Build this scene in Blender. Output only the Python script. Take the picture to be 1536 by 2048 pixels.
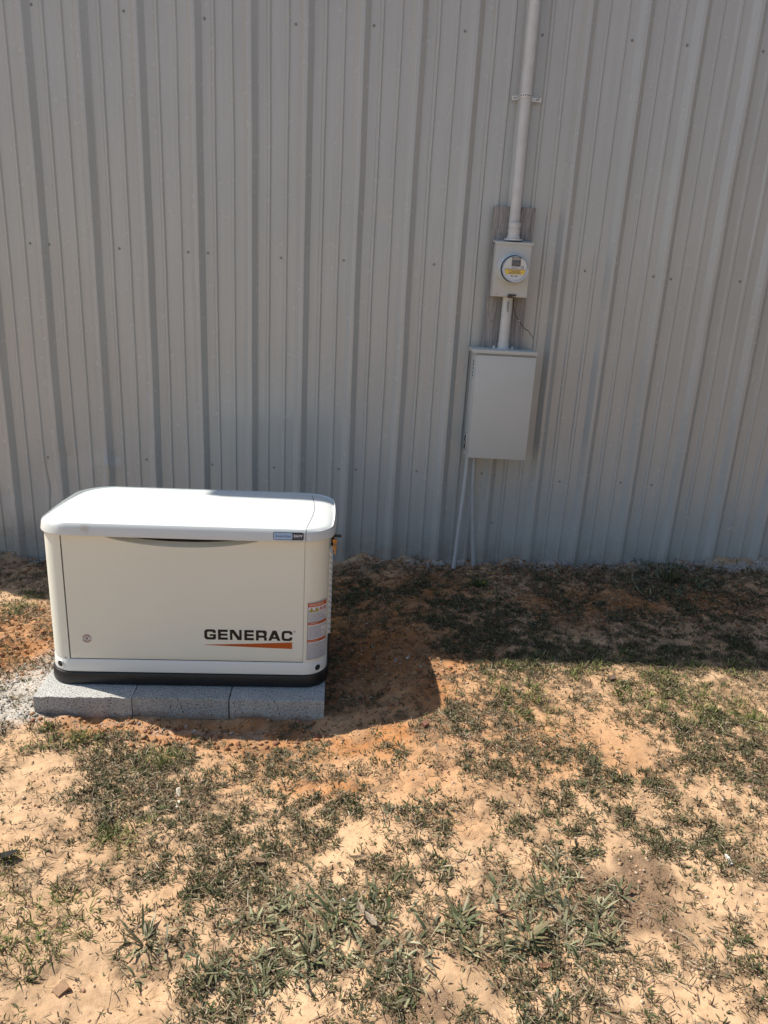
import bpy, bmesh, math, random
import numpy as np
from mathutils import Vector, Matrix
random.seed(7); RS = np.random.RandomState(11)
for o in list(bpy.data.objects): bpy.data.objects.remove(o)
sc = bpy.context.scene
# ------------------------------------------------------------------ camera
PITCH, ROLL, YAW, CD, CH = 0.30575739, -0.05361642, 0.02427325, 4.60478551, 1.74320781
def cam_axes(p, r, w):
    fwd = np.array([math.sin(w)*math.cos(p), math.cos(w)*math.cos(p), -math.sin(p)])
    right = np.array([math.cos(w), -math.sin(w), 0.])
    down = np.cross(fwd, right)
    return math.cos(r)*right+math.sin(r)*down, -math.sin(r)*right+math.cos(r)*down, fwd
r_, d_, f_ = cam_axes(PITCH, ROLL, YAW)
cd = bpy.data.cameras.new('camera'); cam = bpy.data.objects.new('camera', cd); sc.collection.objects.link(cam)
cd.sensor_fit = 'VERTICAL'; cd.sensor_height = 36.0; cd.sensor_width = 27.0; cd.lens = 36.0*1479/2048
cd.clip_end = 2000; cd.clip_start = 0.05
M = Matrix(((r_[0], -d_[0], -f_[0], 0.), (r_[1], -d_[1], -f_[1], -CD), (r_[2], -d_[2], -f_[2], CH), (0, 0, 0, 1)))
cam.matrix_world = M; sc.camera = cam
# ------------------------------------------------------------------ light
KX, KY = 0.69, -0.25                       # shadow shift per metre of height
el = math.atan(1/math.hypot(KX, KY))
wd = bpy.data.worlds.new('World'); sc.world = wd; wd.use_nodes = True
nt = wd.node_tree; bg = nt.nodes['Background']; sky = nt.nodes.new('ShaderNodeTexSky')
sky.sky_type = 'NISHITA'; sky.sun_disc = False; sky.sun_elevation = el
sky.sun_rotation = math.atan2(-KX, -KY); sky.air_density = 1.0; sky.dust_density = 0.7
nt.links.new(sky.outputs[0], bg.inputs[0]); bg.inputs[1].default_value = 0.108
sl = bpy.data.lights.new('sun', 'SUN'); sun = bpy.data.objects.new('sun', sl); sc.collection.objects.link(sun)
sl.energy = 4.75; sl.angle = math.radians(0.53); sl.color = (1.0, 0.955, 0.88)
sun.rotation_euler = Vector((KX, KY, -1)).to_track_quat('-Z', 'Y').to_euler()
sc.view_settings.view_transform = 'Standard'; sc.view_settings.look = 'None'
sc.view_settings.exposure = 0.52; sc.view_settings.gamma = 1.0
# ------------------------------------------------------------------ helpers
COL = sc.collection
def link(o, parent=None):
    COL.objects.link(o)
    if parent is not None: o.parent = parent
    return o
def tag(o, label=None, cat=None, group=None, kind=None):
    if label: o['label'] = label
    if cat: o['category'] = cat
    if group: o['group'] = group
    if kind: o['kind'] = kind
    return o
def empty(name, loc=(0, 0, 0), rz=0):
    o = bpy.data.objects.new(name, None); COL.objects.link(o); o.location = loc; o.rotation_euler = (0, 0, rz)
    o.empty_display_size = .1; return o
def mobj(name, V, F, mat, parent=None, smooth=35):
    me = bpy.data.meshes.new(name); me.from_pydata([tuple(map(float, v)) for v in V], [], F); me.validate()
    if mat: me.materials.append(mat)
    if smooth:
        me.shade_smooth(); me.set_sharp_from_angle(angle=math.radians(smooth))
    return link(bpy.data.objects.new(name, me), parent)
def bobj(name, bm, mat, parent=None, smooth=35, recalc=True):
    if recalc: bmesh.ops.recalc_face_normals(bm, faces=bm.faces)
    me = bpy.data.meshes.new(name); bm.to_mesh(me); bm.free()
    if mat: me.materials.append(mat)
    if smooth:
        me.shade_smooth(); me.set_sharp_from_angle(angle=math.radians(smooth))
    return link(bpy.data.objects.new(name, me), parent)
def split_loose(o):
    '''each loose piece of a part becomes a part of its own'''
    bm = bmesh.new(); bm.from_mesh(o.data); bm.verts.ensure_lookup_table(); seen = set(); groups = []
    for v in bm.verts:
        if v.index in seen: continue
        st = [v]; g = []; seen.add(v.index)
        while st:
            a = st.pop(); g.append(a.index)
            for e in a.link_edges:
                w = e.other_vert(a)
                if w.index not in seen: seen.add(w.index); st.append(w)
        groups.append(set(g))
    bm.free(); base = o.data
    for k, g in enumerate(groups):
        b = bmesh.new(); b.from_mesh(base); b.verts.ensure_lookup_table()
        bmesh.ops.delete(b, geom=[v for v in b.verts if v.index not in g], context='VERTS')
        me = bpy.data.meshes.new(o.name); b.to_mesh(me); b.free(); me.materials.append(base.materials[0])
        if k == 0: first = me
        else:
            c = o.copy(); c.data = me; COL.objects.link(c); c.parent = o.parent
    o.data = first; return o
def box(bm, x0, x1, y0, y1, z0, z1, bev=0.0, seg=2):
    b = bmesh.new(); bmesh.ops.create_cube(b, size=1)
    for v in b.verts: v.co = Vector(((x0+x1)/2+v.co.x*(x1-x0), (y0+y1)/2+v.co.y*(y1-y0), (z0+z1)/2+v.co.z*(z1-z0)))
    if bev: bmesh.ops.bevel(b, geom=list(b.edges), offset=bev, segments=seg, affect='EDGES', profile=.6)
    merge(bm, b)
def merge(bm, b, mtx=None):
    if mtx is not None: bmesh.ops.transform(b, matrix=mtx, verts=b.verts)
    me = bpy.data.meshes.new('t'); b.to_mesh(me); b.free(); bm.from_mesh(me); bpy.data.meshes.remove(me)
def lathe(bm, prof, n=32, mtx=None):
    """prof: (r, z) pairs turned about z"""
    b = bmesh.new(); rings = []
    for r, z in prof:
        if r < 1e-6: rings.append([b.verts.new((0, 0, z))])
        else: rings.append([b.verts.new((r*math.cos(2*math.pi*k/n), r*math.sin(2*math.pi*k/n), z)) for k in range(n)])
    for a, c in zip(rings, rings[1:]):
        for k in range(n):
            k2 = (k+1) % n
            if len(a) == 1 and len(c) == 1: continue
            if len(a) == 1: b.faces.new((a[0], c[k], c[k2]))
            elif len(c) == 1: b.faces.new((a[k], c[0], a[k2]))
            else: b.faces.new((a[k], c[k], c[k2], a[k2]))
    merge(bm, b, mtx)
def tube(bm, pts, r, n=14, cap=True):
    pts = [Vector(p) for p in pts]; rs = r if isinstance(r, (list, tuple)) else [r]*len(pts)
    b = bmesh.new(); rings = []; up = Vector((.31, .2, .93)).normalized()
    for i, p in enumerate(pts):
        t = (pts[min(i+1, len(pts)-1)]-pts[max(i-1, 0)]).normalized()
        s = t.cross(up)
        if s.length < .1: s = t.cross(Vector((1, 0, 0)))
        s.normalize(); w = s.cross(t)
        rings.append([b.verts.new(p+rs[i]*(math.cos(2*math.pi*k/n)*s+math.sin(2*math.pi*k/n)*w)) for k in range(n)])
    for a, c in zip(rings, rings[1:]):
        for k in range(n): b.faces.new((a[k], a[(k+1) % n], c[(k+1) % n], c[k]))
    if cap: b.faces.new(rings[0][::-1]); b.faces.new(rings[-1])
    merge(bm, b)
# ---- node materials
def nodes(name):
    m = bpy.data.materials.new(name); m.use_nodes = True
    n = m.node_tree.nodes; l = m.node_tree.links; p = n['Principled BSDF']
    return m, n, l, p
def add_noise(n, l, scale, detail=4, rough=.55, vec=None, stretch=None, dist=0.0):
    t = n.new('ShaderNodeTexNoise'); t.inputs['Scale'].default_value = scale; t.inputs['Detail'].default_value = detail
    t.inputs['Roughness'].default_value = rough; t.inputs['Distortion'].default_value = dist
    if vec is None: vec = n.new('ShaderNodeTexCoord').outputs['Object']
    if stretch:
        mp = n.new('ShaderNodeMapping'); mp.inputs['Scale'].default_value = stretch; l.new(vec, mp.inputs[0]); vec = mp.outputs[0]
    l.new(vec, t.inputs['Vector']); return t.outputs['Fac']
def ramp(n, l, fac, stops):
    r = n.new('ShaderNodeValToRGB'); e = r.color_ramp.elements
    while len(e) < len(stops): e.new(.5)
    for k, (p, c) in enumerate(stops): e[k].position = p; e[k].color = (*c, 1) if len(c) == 3 else c
    l.new(fac, r.inputs[0]); return r.outputs[0]
def mixc(n, l, fac, a, b, mode='MIX'):
    x = n.new('ShaderNodeMix'); x.data_type = 'RGBA'; x.blend_type = mode
    for s, v in ((x.inputs[0], fac), (x.inputs[6], a), (x.inputs[7], b)):
        if hasattr(v, 'is_output') or isinstance(v, bpy.types.NodeSocket): l.new(v, s)
        elif isinstance(v, (int, float)): s.default_value = v
        else: s.default_value = (*v, 1)
    return x.outputs[2]
def bump(n, l, p, h, strength=.3, dist=.002, prev=None):
    b = n.new('ShaderNodeBump'); b.inputs['Strength'].default_value = strength; b.inputs['Distance'].default_value = dist
    l.new(h, b.inputs['Height'])
    if prev is not None: l.new(prev, b.inputs['Normal'])
    l.new(b.outputs[0], p.inputs['Normal']); return b.outputs[0]
def simple(name, col, rough=.5, metal=0.0, var=.08, vs=8, bs=0, bscale=300, spec=.5, bdist=.0005):
    m, n, l, p = nodes(name)
    f = add_noise(n, l, vs, 5)
    a = tuple(c*(1-var) for c in col); b = tuple(min(1, c*(1+var)) for c in col)
    l.new(ramp(n, l, f, [(.3, a), (.7, b)]), p.inputs['Base Color'])
    p.inputs['Roughness'].default_value = rough; p.inputs['Metallic'].default_value = metal
    p.inputs['Specular IOR Level'].default_value = spec
    if bs: bump(n, l, p, add_noise(n, l, bscale, 3), bs, bdist)
    return m
# ---- numpy value noise
def _h(ix, iy, s):
    n = (ix.astype(np.int64)*374761393+iy.astype(np.int64)*668265263+s*974634777) & 0x7fffffff
    n = ((n ^ (n >> 13))*1274126177) & 0x7fffffff
    return ((n ^ (n >> 16)) & 0xffff)/65535.
def vnoise(x, y, f, s=0):
    x = np.asarray(x, float)*f+1000; y = np.asarray(y, float)*f+1000; ix = np.floor(x); iy = np.floor(y); u = x-ix; v = y-iy
    u = u*u*(3-2*u); v = v*v*(3-2*v)
    return (_h(ix, iy, s)*(1-u)+_h(ix+1, iy, s)*u)*(1-v)+(_h(ix, iy+1, s)*(1-u)+_h(ix+1, iy+1, s)*u)*v
def fbm(x, y, f, o=4, s=0, g=.5):
    a = 1; t = 0; w = 0
    for k in range(o): t = t+a*vnoise(x, y, f*2**k, s+k*17); w += a; a *= g
    return t/w
def sst(t): t = np.clip(t, 0, 1); return t*t*(3-2*t)
PATCH = [(-0.88, -2.07, 0.41, 0.19, 'g', 0.8), (-1.12, -2.05, 0.15, 0.11, 'b', 0.9), (-0.74, -2.16, 0.09, 0.1, 'b', 0.9), (-0.3, -2.13, 0.25, 0.17, 'g', 0.8), (-0.01, -2.33, 0.11, 0.17, 'g', 0.5), (-0.82, -2.36, 0.26, 0.21, 'g', 0.8), (-0.79, -2.58, 0.08, 0.1, 'b', 0.8), (-0.68, -2.38, 0.35, 0.16, 'd', 0.7), (-0.46, -2.76, 0.23, 0.2, 'g', 0.9), (-0.87, -2.94, 0.18, 0.15, 'b', 1.0), (-1.08, -2.71, 0.08, 0.08, 'b', 0.8), (-0.94, -2.74, 0.14, 0.1, 'd', 0.8), (-0.42, -2.57, 0.33, 0.14, 'g', 0.7), (-0.19, -2.44, 0.23, 0.23, 'g', 0.9), (-0.62, -2.24, 0.22, 0.13, 'g', 0.6), (0.27, -2.47, 0.1, 0.18, 'g', 0.7), (0.28, -2.69, 0.08, 0.07, 'g', 0.8), (0.13, -2.68, 0.09, 0.11, 'g', 0.6), (-0.08, -2.98, 0.31, 0.18, 'w', 0.9), (-0.02, -2.92, 0.16, 0.12, 'w', 0.9), (0.09, -2.8, 0.23, 0.12, 'g', 0.6), (-0.26, -3.06, 0.18, 0.09, 'g', 0.9), (-0.16, -3.16, 0.21, 0.08, 'g', 1.0), (-0.27, -3.15, 0.08, 0.04, 'w', 0.6), (0.12, -3.15, 0.21, 0.11, 'g', 0.8), (-0.55, -2.99, 0.07, 0.07, 'w', 0.6), (0.17, -2.1, 0.07, 0.05, 'g', 0.8), (0.22, -2.41, 0.09, 0.05, 'w', 0.6), (0.53, -1.95, 0.27, 0.26, 'd', 0.8), (0.56, -1.87, 0.24, 0.23, 'g', 0.6), (0.67, -2.46, 0.2, 0.34, 'g', 1.0), (0.55, -2.24, 0.17, 0.18, 'g', 0.7), (0.89, -2.24, 0.11, 0.11, 'g', 0.9), (0.67, -2.18, 0.24, 0.16, 'g', 0.7), (1.12, -2.48, 0.2, 0.31, 'g', 0.95), (1.4, -2.25, 0.18, 0.24, 'g', 0.6), (1.44, -2.36, 0.11, 0.28, 'd', 0.6), (1.57, -2.05, 0.15, 0.21, 'g', 0.7), (1.45, -1.69, 0.23, 0.24, 'b', 0.8), (1.39, -1.78, 0.27, 0.29, 'g', 0.9), (1.72, -1.79, 0.12, 0.2, 'b', 0.7), (0.72, -1.73, 0.14, 0.19, 'b', 0.7), (0.88, -1.61, 0.26, 0.18, 'd', 0.6), (1.13, -1.91, 0.24, 0.19, 'g', 0.4), (1.23, -1.6, 0.1, 0.11, 'b', 0.7), (0.94, -1.44, 0.27, 0.07, 'b', 0.9), (1.52, -1.39, 0.46, 0.07, 'b', 0.8), (1.78, -1.42, 0.26, 0.15, 'd', 0.8), (0.62, -2.83, 0.2, 0.15, 'w', 0.8), (0.57, -2.98, 0.22, 0.12, 'w', 0.8), (0.51, -3.12, 0.16, 0.09, 'g', 0.8), (0.34, -2.94, 0.09, 0.07, 'w', 0.7), (0.85, -3.11, 0.16, 0.1, 'd', 1.0), (0.85, -3.11, 0.16, 0.1, 'g', 0.5), (1.13, -2.75, 0.1, 0.08, 'g', 0.5), (1.13, -3.01, 0.09, 0.18, 'g', 0.9), (1.04, -3.14, 0.11, 0.09, 'd', 0.7), (0.52, -3.2, 0.19, 0.07, 'g', 1.0), (0.45, -3.22, 0.13, 0.05, 'w', 0.5), (0.23, -3.22, 0.14, 0.05, 'g', 0.9), (0.66, -3.17, 0.13, 0.08, 'd', 0.6), (0.89, -2.9, 0.21, 0.15, 'd', 0.5), (0.1, -0.48, 0.36, 0.23, 'g', 1.0), (-0.07, -0.66, 0.2, 0.18, 'g', 0.8), (0.28, -1.04, 0.21, 0.24, 'g', 0.4), (0.68, -1.07, 0.38, 0.36, 'g', 1.0), (0.86, -1.22, 0.31, 0.28, 'g', 1.0), (0.65, -0.69, 0.32, 0.25, 'g', 1.0), (1.24, -0.4, 0.26, 0.24, 'g', 0.6), (1.68, -0.19, 0.85, 0.22, 'd', 1.0), (0.72, -0.13, 0.83, 0.18, 'd', 0.8), (1.91, -0.29, 0.3, 0.34, 'w', 0.9), (1.91, -0.29, 0.37, 0.38, 'g', 0.8), (1.34, -0.72, 0.27, 0.17, 'g', 0.7), (1.54, -1.05, 0.33, 0.3, 'g', 0.9), (1.94, -1.01, 0.37, 0.37, 'g', 1.0), (2.25, -0.52, 0.32, 0.23, 'g', 0.5), (1.33, -1.28, 0.39, 0.16, 'g', 0.6), (0.73, -1.51, 0.29, 0.09, 'g', 0.6), (-1.95, -0.78, 0.09, 0.18, 'b', 0.9), (-1.86, -0.93, 0.1, 0.15, 'g', 0.5), (0.12, -1.65, 0.09, 0.11, 'g', 0.4), (1.12, -1.4, 0.88, 0.06, 'g', 0.6)]
BARE = [(-1.17, -2.36, 0.21, 0.24), (-0.02, -2.06, 0.16, 0.15), (-0.81, -1.89, 0.62, 0.08), (0.26, -2.31, 0.18, 0.1), (0.37, -2.59, 0.09, 0.14), (1.04, -1.99, 0.13, 0.18), (0.87, -2.45, 0.05, 0.16), (0.91, -2.64, 0.12, 0.09), (1.14, -2.83, 0.14, 0.09), (0.28, -3.11, 0.11, 0.12), (-0.64, -3.13, 0.27, 0.1), (-0.08, -2.67, 0.06, 0.05), (-0.86, -2.69, 0.08, 0.06), (-1.13, -2.27, 0.14, 0.14), (1.07, -2.38, 0.07, 0.16), (1.53, -0.56, 0.14, 0.15), (0.16, -0.31, 0.15, 0.16), (0.15, -1.44, 0.22, 0.34), (1.11, -2.96, 0.04, 0.07), (0.74, -1.86, 0.04, 0.15), (0.01, -1.86, 0.25, 0.08), (-0.28, -2.26, 0.07, 0.06)]
def settle(root, loc):
    """put a thing's origin at its base: geometry was written in world coordinates"""
    L = Vector(loc)
    if root.type == 'MESH': root.data.transform(Matrix.Translation(-L))
    root.location = L
    def rec(o):
        for c in o.children:
            if c.type == 'MESH': c.data.transform(Matrix.Translation(-L))
            rec(c)
    rec(root)
# ------------------------------------------------------------------ materials: wall
def wall_material():
    m, n, l, p = nodes('painted_siding')
    tc = n.new('ShaderNodeTexCoord').outputs['Object']
    big = add_noise(n, l, 1.3, 4, .6, tc)
    base = ramp(n, l, big, [(.3, (.445, .455, .430)), (.7, (.485, .495, .47))])
    st = add_noise(n, l, 1, 5, .6, tc, (26, 26, 1.1))
    base = mixc(n, l, ramp(n, l, st, [(.35, (0, 0, 0)), (.75, (.35, .35, .35))]), base, (.37, .37, .345))
    # splashed soil along the foot
    sp = n.new('ShaderNodeSeparateXYZ'); l.new(tc, sp.inputs[0])
    mr = n.new('ShaderNodeMapRange'); mr.inputs[1].default_value = .02; mr.inputs[2].default_value = .45
    mr.inputs[3].default_value = 1; mr.inputs[4].default_value = 0; l.new(sp.outputs[2], mr.inputs[0])
    pw = n.new('ShaderNodeMath'); pw.operation = 'POWER'; l.new(mr.outputs[0], pw.inputs[0]); pw.inputs[1].default_value = 2.2
    dn = add_noise(n, l, 16, 6, .7, tc)
    mu = n.new('ShaderNodeMath'); mu.operation = 'MULTIPLY'; l.new(pw.outputs[0], mu.inputs[0]); l.new(dn, mu.inputs[1])
    base = mixc(n, l, ramp(n, l, mu.outputs[0], [(.15, (0, 0, 0)), (.6, (.55, .55, .55))]), base, (.27, .20, .145))
    # thin specks
    vo = n.new('ShaderNodeTexVoronoi'); vo.inputs['Scale'].default_value = 46; l.new(tc, vo.inputs['Vector'])
    spk = ramp(n, l, vo.outputs['Distance'], [(.035, (1, 1, 1)), (.06, (0, 0, 0))])
    gate = ramp(n, l, add_noise(n, l, 5, 3, .5, tc), [(.56, (0, 0, 0)), (.68, (1, 1, 1))])
    base = mixc(n, l, mixc(n, l, 1.0, spk, gate, 'MULTIPLY'), base, (.16, .14, .125))
    l.new(base, p.inputs['Base Color'])
    l.new(ramp(n, l, dn, [(.3, (.25, .25, .25)), (.7, (.28, .28, .28))]), p.inputs['Roughness']); p.inputs['Specular IOR Level'].default_value = .75
    b1 = bump(n, l, p, add_noise(n, l, 3.0, 3, .5, tc, (1, 1, .5)), .25, .006)
    bump(n, l, p, add_noise(n, l, 420, 2, .5, tc), .04, .0003, b1)
    return m
M_WALL = wall_material()
M_TRIM = simple('trim_metal', (.30, .29, .27), .45, vs=5)
M_SCREW = simple('screw_head', (.27, .265, .25), .45, .4)
M_ROOF = simple('roof_metal', (.42, .42, .41), .4, .2)
M_PAINTBOX = simple('grey_enamel', (.54, .545, .51), .42, var=.035, vs=7, bs=.06, bscale=500)
M_CONDUIT = simple('conduit_paint', (.58, .585, .565), .38, var=.08, vs=14, bs=.12, bscale=260)
M_GALV = simple('galvanised', (.42, .43, .44), .38, .55, .18, 40)
M_DARK = simple('dark_recess', (.022, .022, .024), .6)
M_BLACKPL = simple('black_plastic', (.012, .012, .013), .38, var=.2, vs=20, bs=.15, bscale=600)
M_WHITEPL = simple('white_plastic', (.62, .63, .62), .4, var=.03)
M_PVC = simple('grey_pvc', (.48, .49, .48), .42, var=.07, vs=18)
# ------------------------------------------------------------------ the metal building
X0, PT = -1.95792279, 0.3048
bld = tag(empty('metal_building', (0, 0, 0)), 'large building clad in grey vertical ribbed metal siding behind the generator', 'building')
def siding_dy(x, z):
    d = (fbm(x*1.0, z*.45, 2.2, 3, 5)-.5)*.010
    for cx, cz, rx, rz, a in ((-2.06, .36, .035, .14, .016), (-1.66, .53, .045, .05, -.016), (-1.62, .57, .03, .03, .012), (-1.93, .56, .05, .04, .010),
                              (-2.30, .29, .05, .012, .012), (-1.53, 1.01, .01, .03, .006), (-1.90, .42, .10, .2, .010), (-1.75, .45, .08, .12, -.008), (-2.4, .6, .1, .2, .008),
                              (-.78, .2, .05, .1, .004), (1.0, 2.1, .08, .05, .003), (-0.02, 2.05, .015, .05, .004)):
        d = d+a*np.exp(-((x-cx)/rx)**2-((z-cz)/rz)**2)
    return d
def siding():
    prof = [(-.053, 0), (-.0235, -.0305), (-.0205, -.032), (-.003, -.032), (0.0, -.0305), (.030, 0)]
    for c in (.0905, .1905): prof += [(c-.0140, 0), (c-.0060, -.0080), (c+.0060, -.0080), (c+.0140, 0)]
    xs, ys = [], []
    for i in range(-5, 26):
        for a, b in prof:
            xs.append(X0+PT*i+a); ys.append(b)
            if a == .030 and i % 3 == 1: xs += [X0+PT*i+.0335, X0+PT*i+.0345]; ys += [-.0026, 0.0]; ys[-3] = -.0022
    xs = [-3.6]+[x for x in xs if x > -3.59]; ys = ys[-(len(xs)-1):]; ys = [0]+ys
    zs = np.concatenate([np.arange(-.4, 3.4, .02), np.linspace(3.4, 4.9, 14)])
    XX, ZZ = np.meshgrid(np.array(xs), zs); YY = np.tile(np.array(ys), (len(zs), 1))
    rip = np.round((XX-X0)/PT)
    XX2 = XX+(vnoise(ZZ, rip, 1.7, 3)-.5)*.006+(vnoise(ZZ, rip, 7, 4)-.5)*.0016
    XX2 = XX2+.012*np.exp(-((XX+2.03)/.07)**2-((ZZ-.34)/.1)**2)+.014*np.exp(-((XX+1.68)/.05)**2-((ZZ-.5)/.06)**2)
    YY = YY+siding_dy(XX, ZZ)
    V = np.stack([XX2, YY, ZZ], -1).reshape(-1, 3); nc = len(xs); nr = len(zs)
    idx = (np.arange(nr-1)[:, None]*nc+np.arange(nc-1)).reshape(-1)
    F = np.stack([idx, idx+1, idx+nc+1, idx+nc], -1).tolist()
    o = mobj('siding', V, F, M_WALL, bld, 16)
    return o
siding()
XE = X0+PT*25+.19
def bxo(name, mat, parent, *a, **k):
    bm = bmesh.new(); box(bm, *a, **k); return bobj(name, bm, mat, parent)
tag(bxo('side_wall', M_WALL, bld, -3.6, -3.57, .02, 7, -.4, 4.9))
bxo('side_wall', M_WALL, bld, XE-.03, XE, .02, 7, -.4, 4.9)
bxo('rear_wall', M_WALL, bld, -3.57, XE-.03, 6.97, 7, -.4, 4.9)
bxo('corner_trim', M_TRIM, bld, -3.66, -3.604, -.045, .1, -.4, 4.9)
bm = bmesh.new(); box(bm, -3.66, XE+.06, -.16, 7.1, 4.904, 5.02); bobj('roof', bm, M_ROOF, bld)
SCREW = [(-1.919, 3.041), (-1.428, 3.037), (-0.996, 3.025), (-0.504, 3.024), (-0.083, 3.041), (0.411, 3.042), (0.833, 3.045), (1.324, 3.046), (1.628, 3.038), (2.052, 3.032), (-2.036, 1.831), (-1.926, 1.831), (-1.52, 1.83), (-1.118, 1.831), (-1.001, 1.831), (-0.574, 1.826), (-0.206, 1.831), (0.329, 1.836), (1.226, 1.845), (1.638, 1.835), (1.745, 1.826), (2.16, 1.833), (-2.044, 0.548), (-1.418, 0.566), (-0.999, 0.554), (-0.607, 0.553), (-0.085, 0.566), (0.306, 0.575), (1.234, 0.551), (1.629, 0.563), (1.833, 0.557), (-1.939, 0.563), (-0.194, 0.564), (0.725, 0.579), (0.813, 0.57), (0.824, 0.251)]
bm = bmesh.new(); lathe(bm, [(0, .0066), (.0032, .0062), (.0042, .005), (.0044, .0014), (.0074, .0012), (.0078, 0)], 12, Matrix.Rotation(math.pi/2, 4, 'X'))
scr = bobj('screw', bm, M_SCREW, bld)
for k, (x, z) in enumerate(SCREW):
    s = scr if k == 0 else scr.copy()
    if k: COL.objects.link(s); s.parent = bld
    s.location = (x, float(siding_dy(np.array([x]), np.array([z]))[0])-.0005, z); s.rotation_euler = (0, random.random()*6, 0)
# ------------------------------------------------------------------ backboard
def wood_material():
    m, n, l, p = nodes('weathered_wood')
    tc = n.new('ShaderNodeTexCoord').outputs['Object']
    g = add_noise(n, l, 1, 6, .65, tc, (110, 60, 3.0), 2.4)
    g2 = add_noise(n, l, 1, 4, .6, tc, (260, 60, 6), .5)
    c = ramp(n, l, g, [(.30, (.05, .049, .047)), (.40, (.21, .20, .19)), (.60, (.46, .44, .41))])
    c = mixc(n, l, ramp(n, l, g2, [(.3, (0, 0, 0)), (.7, (.5, .5, .5))]), c, (.13, .125, .12))
    l.new(c, p.inputs['Base Color']); p.inputs['Roughness'].default_value = .85
    bump(n, l, p, g, .8, .004); return m
M_WOOD = wood_material()
bm = bmesh.new(); box(bm, .646, .882, -.072, -.034, 1.02, 2.17, .003, 1)
bmesh.ops.subdivide_edges(bm, edges=[e for e in bm.edges if abs((e.verts[0].co-e.verts[1].co).z) > .3], cuts=24)
for v in bm.verts: v.co.x += (vnoise(v.co.z, v.co.x, 8, 3)-.5)*.004
bd = bobj('mounting_board', bm, M_WOOD)
tag(bd, 'weathered grey wooden board behind the electricity meter on the metal wall', 'board')
bm = bmesh.new(); lathe(bm, [(0, .004), (.006, .003), (.0075, 0)], 10, Matrix.Rotation(math.pi/2, 4, 'X')); nl0 = None
for x, z in ((.70, 2.09), (.672, 2.06), (.69, 2.02), (.80, 2.03), (.805, 1.99), (.69, 1.53), (.80, 1.53)):
    if nl0 is None: nl0 = bobj('nail', bm, M_SCREW, bd); o = nl0
    else: o = nl0.copy(); COL.objects.link(o); o.parent = bd
    o.location = (x, -.0725, z)
bd.data.transform(Matrix.Translation((-.764, .053, -1.02))); bd.location = (.764, -.053, 1.02)
for c in bd.children: c.location = c.location-bd.location
# ------------------------------------------------------------------ meter socket box
ms = tag(empty('meter_box'), 'small grey metal meter box mounted on the weathered board', 'meter box')
bm = bmesh.new(); box(bm, .662, .866, -.168, -.073, 1.676, 1.97, .004); bobj('housing', bm, M_PAINTBOX, ms)
bm = bmesh.new(); box(bm, .668, .862, -.1715, -.1685, 1.68, 1.964, .001, 1); bobj('cover', bm, M_PAINTBOX, ms)
bm = bmesh.new(); b = bmesh.new()
for pts in ([(-.178, 1.962), (-.178, 1.974), (-.07, 1.988), (-.07, 1.976), (-.172, 1.966), (-.172, 1.962)],):
    vs = [[b.verts.new((x, y, z)) for y, z in pts] for x in (.655, .871)]
    k = len(pts); b.faces.new(vs[0]); b.faces.new(vs[1][::-1])
    for i in range(k): b.faces.new((vs[0][i], vs[1][i], vs[1][(i+1) % k], vs[0][(i+1) % k]))
merge(bm, b); bobj('hood', bm, M_PAINTBOX, ms)
RY = Matrix.Rotation(math.pi/2, 4, 'X')           # local z -> -Y
def at(x, y, z): return Matrix.Translation((x, y, z)) @ RY
bm = bmesh.new(); lathe(bm, [(.090, 0), (.089, .004), (.082, .010), (.079, .011), (.0785, 0)], 48, at(.764, -.171, 1.831)); bobj('socket_rim', bm, M_PAINTBOX, ms)
bm = bmesh.new(); box(bm, .752, .778, -.186, -.170, 1.672, 1.692, .003); box(bm, .758, .80, -.181, -.172, 1.684, 1.693, .003)
tube(bm, [(.785, -.182, 1.69), (.795, -.186, 1.685), (.79, -.186, 1.678), (.775, -.184, 1.676)], .0022, 8)
bobj('latch', bm, simple('rusty_latch', (.075, .055, .045), .6, .3, .4, 90), ms)
bm = bmesh.new(); box(bm, .674, .70, -.1722, -.1714, 1.687, 1.693); bobj('embossed_mark', bm, M_GALV, ms)
bm = bmesh.new(); lathe(bm, [(.030, .095), (.034, .095), (.034, .072), (.031, .070), (.031, .058), (.0345, .056), (.0345, .048), (.032, .046), (.0325, .03), (.037, .026), (.037, .012), (.052, .010), (.052, 0)], 28, Matrix.Translation((.762, -.115, 1.984)))
bobj('conduit_hub', bm, M_CONDUIT, ms)
settle(ms, (.764, -.12, 1.676))
# ------------------------------------------------------------------ the meter itself
def glass_material():
    m, n, l, p = nodes('meter_glass')
    p.inputs['Base Color'].default_value = (.93, .95, .95, 1); p.inputs['Roughness'].default_value = .06
    p.inputs['Transmission Weight'].default_value = .0; p.inputs['Alpha'].default_value = .09
    p.inputs['IOR'].default_value = 1.48; return m
mt = tag(empty('electricity_meter'), 'round glass electricity meter with digital display and yellow label', 'meter')
bm = bmesh.new(); lathe(bm, [(.079, -.004), (.079, .006), (.0775, .012), (.074, .016), (.0745, .022), (.0745, .030), (.072, .036)], 48, at(.764, -.174, 1.831))
bobj('base_ring', bm, simple('clear_grey_plastic', (.60, .68, .72), .22), mt)
bm = bmesh.new(); lathe(bm, [(.0765, 0), (.0805, .003), (.0785, .0055)], 48, at(.764, -.1745, 1.831)); bobj('gasket', bm, M_DARK, mt)
bm = bmesh.new(); lathe(bm, [(.066, .0), (.066, .055), (.0655, .072), (.0, .0725)], 48, at(.764, -.19, 1.831))
bobj('inner_drum', bm, simple('meter_drum', (.50, .53, .54), .35), mt)
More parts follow.
